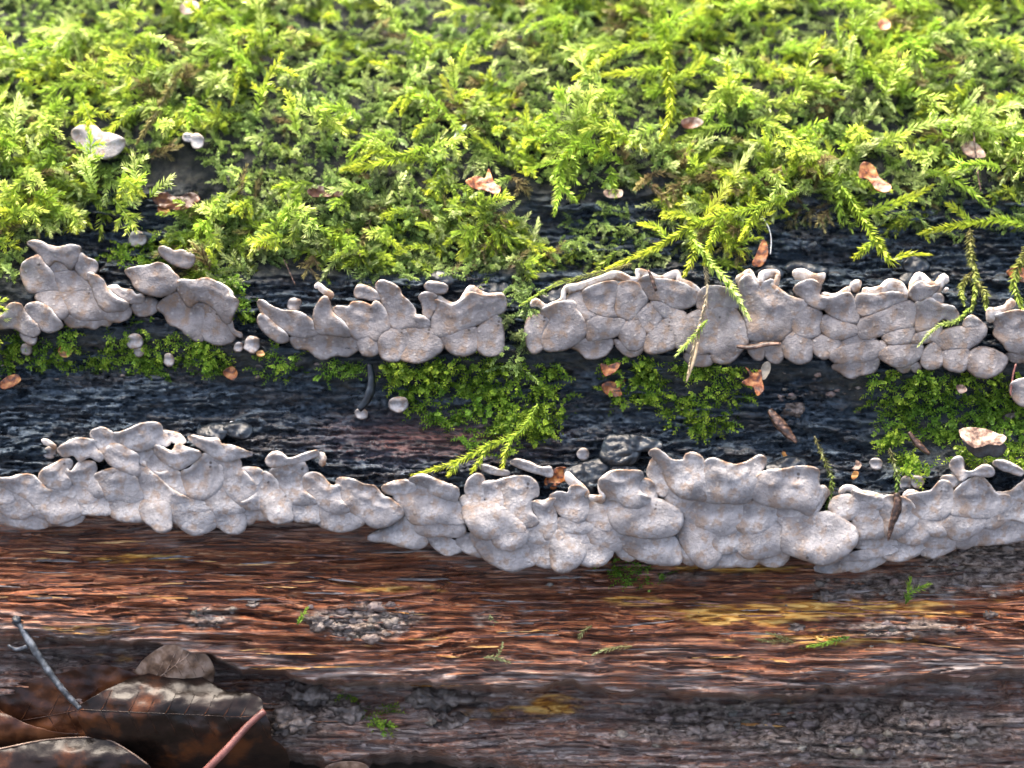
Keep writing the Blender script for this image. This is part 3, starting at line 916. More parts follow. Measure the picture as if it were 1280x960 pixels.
# lower row
fungus('heaped pale grey bracket fungus at the left end of the lower row', [
    ('G', 'uh', '365,260 420,220 480,195 560,200 590,210 600,260 640,300 620,330 560,300 500,330 460,290 400,300'),
    ('G', 'uh', '570,160 600,135 650,130 700,160 740,220 690,250 650,280 610,240 580,200'),
    ('G', 'uh', '700,170 760,155 830,125 900,100 990,100 1010,150 970,190 960,240 880,262 800,250 740,220'),
    ('G', 'u', '1000,150 1080,155 1130,175 1155,210 1110,215 1060,200'),
    ('G', 'h', '970,210 1000,175 1045,185 1050,220 1000,232'),
    ('G', 'uh', '1075,275 1110,225 1160,250 1250,280 1240,310 1180,350 1120,380 1050,350 980,290 970,240 1010,250'),
    ('G', '', '920,320 970,300 1050,355 1100,385 1020,395 960,385 920,350'),
    ('G', 'uh', '655,280 690,235 740,230 800,260 860,300 860,340 865,420 800,400 740,375 690,350 660,310'),
    ('G', 'u', '840,270 960,260 920,320 910,360 870,330'),
    ('G', 'u', '-60,450 60,440 130,420 200,425 245,465 300,520 330,530 280,580 220,610 150,560 80,520 20,490 -60,490'),
    ('G', 'u', '245,450 270,390 340,355 400,320 445,335 440,370 400,400 440,460 430,500 380,510 310,490'),
    ('G', 'u', '385,350 430,400 460,390 500,340 580,340 600,380 590,430 620,490 650,540 600,560 540,500 480,480 430,440'),
    ('G', '', '200,500 320,510 400,530 330,600 280,660 200,600'),
    ('G', 'u', '590,430 640,400 720,380 800,400 850,440 870,490 890,560 820,590 740,570 680,570 640,530 610,480'),
    ('G', 'u', '830,300 870,330 900,340 930,390 1000,450 1080,520 1160,560 1180,580 1080,600 980,605 910,570 880,490 860,420'),
    ('G', 'u', '940,400 1000,410 1100,390 1140,460 1160,540 1100,530 1020,470'),
    ('G', '', '270,640 300,540 400,530 460,560 500,650 440,690 340,715 290,680'),
    ('G', '', '0,610 70,590 150,600 200,640 150,680 60,670 10,640'),
    ('G', '', '-60,510 30,510 75,560 60,585 -60,590'),
    ('G', 'l', '-60,690 0,660 60,670 150,680 220,650 310,710 240,745 100,735 30,720'),
    ('G', '', '80,540 160,560 240,610 280,680 200,650 140,600'),
    ('G', '', '370,500 430,490 470,530 450,560 400,545'),
    ('G', '', '450,500 510,490 560,520 600,570 540,590 480,560'),
    ('G', '', '460,570 540,580 600,560 670,580 690,650 620,660 540,655 490,640'),
    ('G', 'l', '340,710 440,690 520,670 500,700 440,725'),
    ('G', '', '665,590 740,570 820,580 890,590 900,690 820,700 740,690 690,650'),
    ('G', 'h', '880,640 900,590 980,590 1050,610 1060,700 1060,750 1000,768 950,730 900,690'),
    ('H', '', '50,640 130,600 200,620 310,640 340,700 330,745 230,785 170,765 100,710'),
    ('H', '', '310,650 400,640 500,650 530,710 500,770 430,772 380,740 345,720'),
    ('H', '', '50,600 150,560 230,575 310,620 250,640 140,640 80,625'),
    ('H', 'u', '130,410 190,380 260,300 310,290 350,320 400,400 390,470 330,540 270,570 200,560 160,520'),
    ('H', 'uh', '180,185 230,180 300,195 360,195 380,230 450,240 530,270 570,290 490,310 420,330 350,310 290,270 230,230'),
    ('H', 'u', '340,320 420,325 490,320 510,380 560,440 600,500 560,590 500,600 430,540 400,480 395,410'),
    ('H', 'u', '510,390 570,375 630,390 640,430 600,520 540,500'),
    ('H', '', '290,580 390,500 430,550 500,610 510,645 420,655 340,645'),
    ('H', 'u', '600,510 640,410 690,420 740,480 745,530 680,570 640,620 560,630 490,605 560,570'),
    ('H', 'h', '640,620 690,550 745,520 790,570 815,600 810,650 825,690 740,712 690,690'),
    ('H', 'l', '510,640 560,620 640,640 665,690 600,690 560,715 520,690'),
    ('H', 'uh', '665,330 700,285 745,280 800,320 850,310 900,290 980,270 985,290 930,315 860,340 780,350 700,365'),
    ('H', 'u', '690,400 740,370 830,345 890,340 920,390 890,450 900,520 980,590 900,610 820,590 760,520 735,460'),
    ('H', '', '810,610 900,600 975,600 985,680 990,710 920,700 840,690'),
    ('H', 'u', '890,460 930,410 1000,420 1070,490 1120,490 1130,580 1180,640 1100,660 1040,640 990,600 930,540'),
    ('I', 'u', '105,310 130,290 200,300 270,330 340,345 390,400 450,430 520,500 480,550 400,590 330,590 260,540 180,480 130,400'),
    ('I', '', '-10,560 0,470 100,500 200,510 270,560 200,600 130,612 60,600'),
], [('H', '985,290 1015,295 1020,325 990,340', 3.6, 26), ('G', '255,200 290,205 350,243', 2.6, 12)], group=LOW)
fungus('arched grey bracket fungus with tan-edged hood, between the left heap and the pillows', [
    ('I', 'u', '390,350 430,325 510,305 560,315 600,350 560,380 470,390 410,375'),
    ('I', 'uh', '560,300 640,270 720,300 800,330 860,360 850,425 780,410 700,380 680,350 620,320'),
    ('I', 'l', '600,330 640,310 680,340 660,375 620,365'),
    ('I', '', '470,400 560,375 620,365 700,375 760,430 850,440 890,480 900,560 830,570 740,560 640,570 580,560 540,510'),
    ('I', '', '600,600 680,570 800,565 880,565 900,620 860,645 760,640 660,640'),
    ('I', 'l', '410,610 470,570 530,530 580,560 630,640 660,690 600,720 500,700 420,680 310,665 360,630'),
    ('I', 'l', '670,640 760,640 830,690 880,730 800,760 740,730 700,690'),
    ('I', 'l', '860,690 900,640 960,660 1000,730 1010,770 930,750 880,720'),
], group=LOW)
fungus('bulging pillow-like grey bracket fungus, thickest of the lower row, below the orange flake', [
    ('J', 'u', '110,350 130,300 180,265 220,290 230,380 210,430 160,440 120,400'),
    ('J', 'u', '215,330 290,310 350,330 350,450 280,440 230,400'),
    ('J', 'u', '300,320 400,285 500,285 555,330 560,390 520,420 520,500 560,560 520,590 460,580 400,520 350,460 330,400'),
    ('J', '', '80,430 110,405 150,430 120,460'),
    ('J', 'h', '100,490 160,455 250,445 330,470 400,530 460,580 470,620 390,620 290,650 220,660 150,610'),
    ('J', 'h', '285,660 310,615 400,610 470,610 490,650 450,710 380,730 310,710'),
    ('J', '', '490,625 560,585 600,620 640,680 560,690 510,670'),
    ('J', 'u', '530,440 590,450 650,420 680,430 670,500 680,590 650,660 610,670 590,600 570,550 550,510'),
    ('J', 'u', '640,410 690,380 750,385 770,345 820,340 870,370 880,440 870,520 820,565 760,550 690,500'),
    ('J', '', '870,460 920,440 990,470 1010,530 1020,600 970,610 910,570 870,540'),
    ('J', '', '680,560 740,540 830,565 900,585 850,625 760,620 690,610'),
    ('J', '', '150,640 220,650 300,670 400,725 480,710 540,770 540,815 470,840 400,862 310,830 220,770'),
    ('J', '', '480,710 560,680 640,670 655,760 650,835 580,830 530,790'),
    ('J', 'h', '650,690 690,620 740,660 820,700 850,760 800,830 720,868 665,845 650,770'),
    ('J', '', '830,780 870,690 960,700 1025,735 980,810 920,830 850,820'),
    ('J', '', '690,620 780,615 870,630 880,680 800,690 740,670'),
    ('J', '', '860,600 900,575 980,605 1050,615 1080,690 1060,735 980,715 900,690 870,640'),
    ('J', 'uh', '945,320 980,280 1040,250 1120,245 1200,250 1215,280 1190,320 1200,380 1260,420 1230,450 1180,475 1110,460 1050,420 1000,410'),
    ('J', '', '880,420 1000,410 1100,455 1110,500 1010,510 960,460'),
    ('K', 'u', '180,310 250,300 300,350 300,410 240,460 170,475 130,450 170,400 200,370'),
    ('K', 'h', '10,510 60,490 160,475 250,450 310,430 380,460 450,510 450,580 410,630 330,650 230,650 120,630 50,600'),
    ('K', '', '70,630 150,620 250,650 380,660 430,690 450,760 440,815 330,820 230,800 150,760 90,700'),
    ('K', 'l', '60,740 120,710 160,770 140,795 90,780'),
], [('J', '735,250 780,300 840,350 880,395', 4.2, 30), ('J', '535,430 590,440 640,420 690,385', 3.0, 27), ('J', '880,400 970,405 950,330 990,275 1060,250 1200,260', 3.0, 33)], group=LOW)
fungus('tall grey bracket fungus with smooth upright sheet over rounded pillows, lower row', [
    ('K', 'uh', '260,130 300,110 350,140 400,180 470,180 490,145 540,135 590,170 600,230 620,330 620,420 540,420 450,400 380,330 340,230 300,170'),
    ('K', 'u', '250,240 280,170 320,180 350,250 390,330 360,400 310,380 280,320 255,280'),
    ('K', '', '355,400 390,320 470,330 560,410 520,440 480,500 430,480'),
    ('K', 'uh', '600,210 650,170 750,200 800,210 870,190 950,150 985,180 950,250 930,300 900,400 850,440 740,440 620,430 605,330'),
    ('L', 'uh', '240,270 300,245 400,235 500,220 580,225 615,250 610,310 640,400 600,460 560,520 480,480 380,470 320,460 250,440 200,400 215,320'),
    ('L', '', '350,490 430,465 560,490 590,515 500,545 380,530'),
    ('K', '', '470,510 560,420 700,430 845,440 835,540 800,610 700,640 640,610 560,580'),
    ('K', '', '842,450 900,440 1000,450 1060,520 1000,590 930,625 850,620 805,590 830,540'),
    ('K', '', '445,600 480,530 560,590 670,640 660,700 700,760 640,840 560,820 480,720 450,660'),
    ('K', 'l', '380,655 450,640 480,700 530,815 460,790'),
    ('K', '', '650,700 680,640 800,610 830,680 800,730 740,750 680,740'),
    ('K', '', '805,700 850,625 960,615 1060,565 1105,630 1100,700 1060,750 960,780 860,775'),
    ('K', 'l', '640,830 720,745 830,750 930,780 900,830 820,830'),
    ('K', 'l', '930,780 1060,750 1110,740 1115,790 1060,830 980,820'),
    ('L', 'h', '400,590 370,550 500,540 600,520 680,510 760,550 830,600 850,650 830,710 740,790 640,822 540,790 450,760 395,730'),
    ('L', 'lu', '625,350 650,340 680,380 660,410 625,470 600,500 640,400'),
], group=LOW)
fungus('overlapping grey bracket fungus at the right end of the lower row', [
    ('L', '', '690,470 720,420 790,400 850,430 865,490 830,530 760,545 710,520'),
    ('L', '', '850,540 870,450 920,430 970,470 980,530 930,555'),
    ('L', 'u', '830,370 900,390 1010,400 1030,450 980,480 920,430 860,420'),
    ('L', '', '840,550 930,545 1010,530 1030,600 1000,650 930,655 850,650'),
    ('M', 'u', '390,430 440,400 560,430 620,540 570,600 500,655 420,650 400,560 380,500'),
    ('M', 'u', '540,410 600,390 700,370 760,310 820,330 840,440 820,500 760,545 680,548 600,520 550,470'),
    ('M', 'u', '840,400 870,350 940,300 1010,285 1060,330 1110,390 1180,400 1190,460 1120,510 1040,540 940,530 850,520 830,500'),
    ('M', 'u', '1100,390 1200,370 1330,280 1330,440 1230,430 1190,470'),
    ('M', '', '1180,480 1230,430 1330,440 1330,560 1200,540 1100,590 1040,580 1060,540 1120,510'),
    ('M', '', '770,570 850,520 950,530 1040,540 1010,600 930,650 880,670 820,650 790,600'),
    ('M', '', '490,655 570,590 640,560 680,600 670,660 620,690 560,690'),
    ('M', '', '620,550 760,540 790,600 780,640 700,630'),
    ('M', 'l', '670,640 760,620 830,660 850,700 740,720 660,700'),
    ('M', 'l', '860,690 940,640 1020,600 1100,590 1200,560 1330,550 1330,640 1200,680 1100,690 960,700 900,720'),
    ('M', 'l', '210,690 260,660 370,660 470,680 490,730 350,720 250,720'),
    ('M', 'l', '240,690 310,660 370,680 330,730 270,725'),
    ('M', 'l', '460,690 560,680 640,680 700,690 640,740 540,790 450,795 400,760'),
    ('M', 'l', '640,750 720,715 830,700 840,720 760,760 700,775'),
], [('L', '745,385 780,345 830,345 880,375 950,385 1005,395', 2.8, 24), ('M', '525,400 560,375 625,380', 3.0, 24)], group=LOW)
fungus('thin flat tan-grey fungus shelf below the large pale pillow', [
    ('M', 'fL', '-20,850 80,810 130,780 240,760 400,735 420,780 350,830 240,865 180,855 90,870 20,865'),
    ('M', 'f', '130,790 200,765 380,738 480,735 400,760 250,790'),
], group=LOW)
fungus('curled trumpet-shaped grey bracket under the bark chunk at right', [
    ('M', 'uh', '820,210 850,165 890,165 900,240 960,250 1030,210 1080,230 1085,265 1030,275 940,270 890,300 850,260'),
    ('M', 'u', '765,290 810,275 860,280 900,290 840,340 800,320'),
], group=LOW)
fungus('thin peach-edged bracket right of the curled trumpet, beside the bark chunk', [
    ('M', 'uh', '1090,195 1130,180 1200,200 1270,245 1260,268 1200,250 1140,230')], group=LOW)
fungus('narrow grey-topped bracket left of the orange flake, upper of two', [
    ('J', 'u', '395,190 430,175 500,190 580,225 640,225 645,275 600,265 520,245 450,220')], group=LOW)
fungus('narrow dark bracket under the moss shoot tip, lower of two', [
    ('J', 'lu', '195,215 240,210 310,235 375,250 370,268 300,262 230,240')], group=LOW)
fungus('blurred white fungus half under a moss shoot, top left', [
    ('A', 'up', (np.array([(90, 166), (100, 158), (118, 158), (128, 166), (140, 168), (155, 175), (152, 188), (135, 198), (115, 194), (97, 182)])).tolist())], z=62)
fungus('tiny white fungus pair beside the dark hollow, top left', [
    ('A', 'up', circle(246, 176, 8, 9).tolist()), ('A', 'up', circle(235, 172, 6, 5).tolist())], z=52)
fungus('pale scrolled fungus edge at the right border above the moss', [
    ('F', 'u', (np.array([(1262, 485), (1270, 476), (1290, 472), (1300, 480), (1300, 505), (1280, 508), (1268, 500)])).tolist())])

# single round buttons
BUT = [(172, 299, 10, 9, 'round grey button fungus on the dark bark shelf, upper left'),
       (169, 427, 9.5, 8.5, 'round grey button fungus below the left cluster, upper of a pair'),
       (174, 440, 6.5, 5, 'smaller grey button fungus below the left cluster, lower of a pair'),
       (33, 437, 6.5, 6.5, 'pinkish button fungus near the left edge below the upper row'),
       (211, 450, 6, 7, 'tilted pale button fungus in moss below the wavy bracket'),
       (315, 431, 9, 10, 'brownish button fungus between the upper row brackets'),
       (298, 434, 5, 5, 'tiny button fungus touching the brownish button'),
       (368, 381, 9, 8, 'white button fungus on top of the finger-fold bracket'),
       (498, 506, 11, 10, 'peach and grey button fungus on moss above the red wood'),
       (452, 517, 7, 6, 'small cream button fungus beside the dark stub'),
       (62, 566, 7, 6, 'small tan button fungus at the far left of the lower row'),
       (729, 568, 6, 6, 'white button fungus beside the black knob'),
       (1133, 604, 7, 7, 'pink-topped button fungus left of its twin on the right lower row'),
       (1147, 602, 7, 6, 'pink-topped button fungus right of its twin on the right lower row'),
       (1095, 580, 7, 6, 'pink button fungus alone on black bark at right')]
for bx_, by_, rx_, ry_, lab in BUT:
    o = empty('button_fungus', face(bx_, by_, 0), lab, 'fungus', 'small button fungi')
    hz = float(disp(np.array([bx_]), np.array([by_]))[0])
    lobe(o, 'A', 'up', circle(bx_, by_, rx_, ry_).tolist(), name='cap', z=max(hz + 6, -14), bulge=5)
# ---------------------------------------------------------------- moss
YEL = np.array([0.55, 0.60, 0.05]); LIM = np.array([0.38, 0.55, 0.07]); GRN = np.array([0.19, 0.35, 0.05])
DEEP = np.array([0.08, 0.17, 0.03]); OLV = np.array([0.27, 0.25, 0.10]); PALE = np.array([0.66, 0.74, 0.34]); BRN = np.array([0.18, 0.13, 0.07])
BLUEG = np.array([0.4, 0.5, 0.25])


class MossBag:
    def __init__(self):
        self.V = []; self.F = []; self.C = []; self.n = 0

    def add(self, v, f, c):
        self.V.append(v); self.F.append(f + self.n); self.C.append(c); self.n += len(v)

    def leaves(self, P, T, side, L, W, alpha, phi, col, g, curl=0.12):
        m = len(P)
        nrm = np.cross(T, side); nrm /= np.linalg.norm(nrm, axis=1)[:, None] + 1e-9
        sd_ = np.cross(nrm, T)
        r = np.cos(phi)[:, None] * sd_ + np.sin(phi)[:, None] * nrm
        d = np.cos(alpha)[:, None] * T + np.sin(alpha)[:, None] * r
        wv = np.cross(T, r)
        up = np.cross(d, wv)
        L_ = L[:, None]; W_ = W[:, None]
        v = np.empty((m, 5, 3))
        v[:, 0] = P
        v[:, 1] = P + d * L_ * 0.38 + wv * W_ * 0.5 + up * W_ * 0.22
        v[:, 2] = P + d * L_ * 0.38 - wv * W_ * 0.5 + up * W_ * 0.22
        v[:, 3] = P + d * L_ * 0.42
        v[:, 4] = P + d * L_ + up * L_ * curl
        base = np.arange(m)[:, None] * 5
        tri = np.array([[0, 3, 1], [0, 2, 3], [1, 3, 4], [3, 2, 4]])
        f = (base[:, :, None] + tri[None]).reshape(-1, 3)
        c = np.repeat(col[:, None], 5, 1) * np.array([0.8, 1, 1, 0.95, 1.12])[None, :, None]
        self.add(v.reshape(-1, 3), f, c.reshape(-1, 3))

    def stem(self, path, r, col):
        V, F = tube_mesh(path, r, 3, False)
        F = np.concatenate([F[:, [0, 1, 2]], F[:, [0, 2, 3]]])
        self.add(V, F, np.tile(col, (len(V), 1)))

    def shoot(self, path, g, leafL=9, leafW=3.6, per=0.55, alpha=0.75, flat=0.6, colA=GRN, colB=LIM, stem=0.8, var=0.18, taper=True, stemcol=None):
        """leafy shoot along a path (n,3)"""
        seg = np.linalg.norm(np.diff(path, axis=0), axis=1)
        s = np.concatenate([[0], np.cumsum(seg)])
        m = max(4, int(s[-1] * per))
        u = (np.arange(m) + 0.5 + g.uniform(-0.3, 0.3, m)) / m
        P = np.stack([np.interp(u * s[-1], s, path[:, k]) for k in range(3)], -1)
        T = np.gradient(path, axis=0); T /= np.linalg.norm(T, axis=1)[:, None] + 1e-9
        Tn = np.stack([np.interp(u * s[-1], s, T[:, k]) for k in range(3)], -1)
        Tn /= np.linalg.norm(Tn, axis=1)[:, None] + 1e-9
        side = np.tile(np.array([0.1, 0.3, 1.0]), (m, 1))
        side = np.cross(Tn, side); side /= np.linalg.norm(side, axis=1)[:, None] + 1e-9
        # leaves mostly to both sides of the shoot, some towards the viewer
        phi = np.where(np.arange(m) % 2 == 0, 0.0, np.pi) + g.normal(0, 1.0 - flat * 0.75, m)
        k = np.ones(m)
        if taper:
            k = 0.55 + 0.45 * np.sin(np.clip(u * 0.9 + 0.12, 0, 1) * np.pi) ** 0.6
        L = leafL * k * g.uniform(0.75, 1.25, m); W = leafW * k * g.uniform(0.8, 1.2, m)
        al = alpha * (1 - 0.55 * u ** 3) * g.uniform(0.75, 1.25, m)
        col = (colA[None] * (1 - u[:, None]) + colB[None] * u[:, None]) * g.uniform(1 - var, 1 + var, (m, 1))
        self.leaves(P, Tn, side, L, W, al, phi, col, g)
        # closed leaf bud at the tip
        if stem:
            self.stem(path, np.linspace(stem, stem * 0.4, len(path)), colA * 0.8 if stemcol is None else stemcol)

    def build(self, name, mat, parent=None):
        return build(name, np.concatenate(self.V), np.concatenate(self.F).astype(np.int32), M[mat], parent, {'tint': np.concatenate(self.C)}, smooth=True)


def arc_path(p0, d0, length, droop, g, n=7, wob=0.25):
    d = d0 / np.linalg.norm(d0); p = p0.copy(); out = [p.copy()]
    st = length / (n - 1)
    for i in range(n - 1):
        d = d + (-GUP * droop + g.normal(0, wob, 3)) / (n - 1)
        d = d / np.linalg.norm(d)
        p = p + d * st
        out.append(p.copy())
    return np.array(out)


def normal_at(y):
    k = (640 - y) / 900.0
    v = np.array([0, k, 1.0])
    return v / np.linalg.norm(v)


def sample_poly(poly, n, g):
    Q = np.asarray(poly, float)
    lo, hi = Q.min(0), Q.max(0)
    out = []
    while len(out) < n:
        P = g.uniform(lo, hi, (n * 2 + 20, 2))
        out.extend(P[inside(P, Q)].tolist())
    return np.array(out[:n])


KEEP = [(122, 165, 42, 26), (228, 205, 38, 34), (255, 82, 26, 18), (600, 215, 26, 20), (1215, 195, 22, 20), (600, 88, 18, 12), (590, 178, 16, 10), (1090, 215, 24, 16), (860, 150, 22, 14), (120, 292, 70, 20), (40, 98, 20, 10), (900, 60, 22, 12), (235, 5, 16, 14)]


def carpet(name, label, poly, n, kind, g, thick=(4, 34), mat='moss', gap=-0.45, scale=1.0, tone=0.0):
    bag = MossBag()
    P = sample_poly(poly, n, g)
    if n < 1000:
        P = P + np.stack([22 * fbm(P[:, 0] / 40, P[:, 1] / 40, 2, 231), 9 * fbm(P[:, 0] / 40, P[:, 1] / 40, 2, 237)], -1)
    dn = fbm(P[:, 0] / 55, P[:, 1] / 38, 3, 201)
    keep = dn > gap
    for kx, ky, krx, kry in KEEP:
        keep &= ((P[:, 0] - kx) / krx) ** 2 + ((P[:, 1] - ky) / kry) ** 2 > g.uniform(0.7, 1.15, len(P))
    P = P[keep]
    hh = disp(P[:, 0], P[:, 1])
    cush = np.clip(0.5 + 0.75 * fbm(P[:, 0] / 70, P[:, 1] / 45, 3, 205), 0.05, 1.2)
    tn = fbm(P[:, 0] / 120, P[:, 1] / 80, 3, 209)
    for i, (x, y) in enumerate(P):
        T = thick[0] + (thick[1] - thick[0]) * cush[i]
        h = hh[i] + T * g.random() ** 0.6 - 2
        p0 = face(x, y, h)
        nv = normal_at(y)
        lat = g.normal(0, 1, 3) * np.array([1.0, 0.55, 0.4])
        yl = np.clip(0.5 + tn[i] * 0.8 + tone + g.normal(0, 0.22), 0, 1)
        kk = kind if kind != 'mix' else ('feather' if g.random() < np.clip(0.22 - 0.2 * (300 < x < 770) + 1.0 * fbm(x / 160, y / 120, 2, 215), 0.03, 0.7) else 'small')
        if kk == 'feather':
            L = g.uniform(30, 72) * scale
            path = arc_path(p0, nv * 0.42 + lat * 0.9 - GUP * 0.15, L, g.uniform(0.2, 0.9), g)
            cB = YEL * yl + LIM * (1 - yl); cA = GRN * 0.6 + LIM * 0.4 * yl + OLV * 0.2
            rr = g.random()
            if rr < 0.25: cB = PALE * g.uniform(0.7, 1.05)
            elif rr < 0.42: cA, cB = BRN, OLV * 1.2
            bag.shoot(path, g, 11 * scale, 4.4 * scale, 0.75, 0.85, 0.4, cA, cB)
            if g.random() < 0.5:     # side branches
                for q in (2, 3, 4):
                    d = path[q + 1] - path[q]
                    sdv = np.cross(d / np.linalg.norm(d), np.array([0, 0.3, 1.0])) * (1 if q % 2 else -1)
                    bp = arc_path(path[q], d / np.linalg.norm(d) * 0.7 + sdv * 0.8, L * g.uniform(0.25, 0.42), 0.25, g, 5, 0.15)
                    bag.shoot(bp, g, 8.5 * scale, 3.6 * scale, 0.7, 0.8, 0.5, cA, cB)
        elif kk == 'small':
            L = g.uniform(12, 32) * scale
            path = arc_path(p0, nv * 0.5 + lat * 0.9 - GUP * 0.1, L, g.uniform(0.1, 0.9), g, 5)
            c = BLUEG * 0.5 + GRN * 0.5
            if fbm(x / 60, y / 40, 2, 221) > 0.12: c = c * 0.45 + np.array([0.34, 0.34, 0.2]) * 0.55; yl *= 0.5
            cB = c * (1 - yl) + (LIM * 0.7 + PALE * 0.3) * yl
            cA = DEEP * 0.5 + c * 0.5 + OLV * 0.1
            bag.shoot(path, g, 6.0 * scale, 5.2 * scale, 0.75, 1.05, 0.55, cA, cB, stem=0.6)
        else:  # round wet leafy liverwort
            L = g.uniform(12, 32) * scale
            path = arc_path(p0, nv * 0.55 + lat * 1.0, L, g.uniform(0.2, 1.0), g, 5)
            cB = (GRN * 1.1) * (1 - yl) + (LIM * 0.7 + YEL * 0.35) * yl
            cA = DEEP * 0.5 + GRN * 0.6
            bag.shoot(path, g, 6.2 * scale, 6.0 * scale, 0.5, 1.15, 0.75, cA, cB, stem=0.6)
    o = bag.build(name, mat)
    return tag(o, label, 'moss', kind='stuff')


g = np.random.default_rng(21)
TOP = [(-160, -150), (1440, -150), (1440, 232), (1290, 232), (1200, 238), (1050, 236), (930, 236), (850, 244), (800, 232), (720, 226), (640, 228), (560, 236), (400, 248), (300, 246), (250, 214), (190, 214), (180, 246), (60, 284), (-160, 300)]
carpet('moss_carpet', 'thick yellow-green moss carpet over the top of the log', TOP, 8700, 'mix', g, (2, 30), gap=-0.8, tone=0.1)
carpet('moss_cushion', 'pale green moss cushion hanging just above the upper fungi, left of centre', [(205, 290), (250, 250), (330, 246), (420, 244), (560, 246), (620, 258), (670, 285), (695, 325), (655, 345), (600, 338), (545, 346), (500, 345), (420, 336), (390, 322), (335, 322), (300, 345), (285, 365), (250, 338), (222, 310)], 1500, 'mix', g, (3, 24), gap=-0.6, scale=0.9, tone=0.05)
carpet('moss_tuft', 'yellow moss tuft at the left edge beside the tiered fungus', [(-120, 285), (40, 285), (50, 300), (22, 330), (14, 370), (-10, 400), (-120, 410)], 260, 'mix', g, (4, 36), tone=0.3)
carpet('moss_fringe', 'bright feathery moss fringe over the cream rim, right of centre', [(800, 262), (860, 250), (940, 250), (960, 280), (925, 305), (905, 330), (860, 335), (800, 335), (750, 335), (690, 340), (690, 305), (720, 272), (760, 262)], 380, 'mix', g, (3, 26), gap=-0.3, scale=0.8, tone=0.2)
carpet('moss_sprigs', 'sparse small green moss on the black bark behind the left fungi', [(90, 305), (200, 300), (225, 335), (260, 335), (300, 345), (322, 420), (300, 400), (230, 340), (160, 330), (110, 322)], 260, 'round', g, (0, 10), 'moss_wet', -0.2, 0.8, -0.15)
carpet('moss_mat', 'thin mat of tiny green moss under the left upper fungi', [(-40, 415), (60, 425), (170, 405), (215, 415), (250, 428), (330, 444), (460, 452), (450, 466), (330, 466), (200, 470), (80, 460), (-40, 462)], 900, 'round', g, (0, 9), 'moss_wet', -0.25, 0.75, 0.0)
carpet('leafy_liverwort', 'wet bright green leafy patch below the upper fungi at centre', [(468, 455), (560, 447), (660, 450), (705, 475), (700, 530), (650, 575), (600, 560), (580, 540), (545, 525), (490, 500)], 760, 'round', g, (1, 13), 'moss_wet', -0.3, 0.9, 0.25)
carpet('leafy_liverwort', 'wet green leafy patch between the two orange flakes', [(755, 450), (900, 452), (930, 470), (925, 500), (900, 540), (870, 545), (830, 512), (770, 505)], 480, 'round', g, (1, 12), 'moss_wet', -0.25, 0.85, 0.25)
carpet('leafy_liverwort', 'large wet green leafy patch at right below the upper fungi', [(1080, 470), (1190, 468), (1400, 470), (1400, 595), (1200, 575), (1130, 600), (1105, 560), (1092, 510)], 1150, 'round', g, (1, 12), 'moss_wet', -0.4, 0.88, 0.2)
carpet('moss_strand_clump', 'dark dangling moss clump between two upper-row brackets', [(628, 352), (664, 350), (668, 400), (655, 440), (660, 470), (642, 470), (632, 420)], 90, 'small', g, (14, 30), 'moss', -1, 0.85, -0.3)
carpet('moss_sprigs', 'small green moss patch under the thickest lower-row fungus', [(755, 700), (805, 702), (838, 722), (800, 730), (765, 722)], 60, 'round', g, (0, 8), 'moss_wet', -1, 0.7, -0.1)
carpet('moss_sprigs', 'bright moss sprigs in the crevice beside the brown leaves', [(430, 868), (448, 866), (455, 882), (490, 880), (488, 905), (462, 912), (445, 900)], 42, 'round', g, (2, 12), 'moss_wet', -1, 0.85, 0.2)
carpet('moss_sprigs', 'fine yellow moss over the dark bark ledge at upper right', [(930, 232), (1300, 232), (1300, 300), (1180, 290), (1090, 272), (1000, 262), (930, 272)], 330, 'mix', g, (2, 16), 'moss', -0.15, 0.75, 0.25)

fr = MossBag()
for (x0, x1, y0, y1, n, dx) in ((-60, 350, -60, 150, 95, -0.6), (700, 960, -60, 210, 60, -0.5), (930, 1340, -60, 215, 120, 0.3), (360, 720, -60, 200, 22, -0.3), (-40, 200, 150, 275, 40, 0.1), (230, 660, 235, 300, 22, 0.0)):
    for _ in range(n):
        x, y = g.uniform(x0, x1), g.uniform(y0, y1)
        if any(((x - kx) / krx) ** 2 + ((y - ky - 0) / kry) ** 2 < 2.6 for kx, ky, krx, kry in KEEP):
            continue
        h = float(disp(np.array([x]), np.array([y]))[0]) + g.uniform(20, 38)
        L = g.uniform(45, 105) * (0.7 if y > 235 else 1)
        path = arc_path(face(x, y, h), normal_at(y) * 0.5 + np.array([dx + g.normal(0, 0.8), g.normal(-0.1, 0.5), 0.2]), L, g.uniform(0.3, 1.1), g, 8, 0.3)
        k = g.random()
        cB = YEL * k + PALE * (1 - k) if g.random() < 0.7 else LIM
        cA = LIM * 0.8 + GRN * 0.2
        fr.shoot(path, g, 12.5, 4.2, 0.8, 0.95, 0.4, cA, cB, stem=1.0)
        for q in range(2, 6):
            if g.random() < 0.55:
                d = path[q + 1] - path[q]; d /= np.linalg.norm(d)
                sdv = np.cross(d, np.array([0, 0.3, 1.0])) * (1 if q % 2 else -1)
                fr.shoot(arc_path(path[q], d * 0.6 + sdv * 0.9, L * g.uniform(0.2, 0.4), 0.3, g, 5, 0.15), g, 10, 3.6, 0.8, 0.9, 0.4, cA, cB, stem=0.8)
tag(fr.build('moss_fronds', 'moss'), 'long bright yellow feathery moss fronds lying over the carpet', 'moss', kind='stuff')

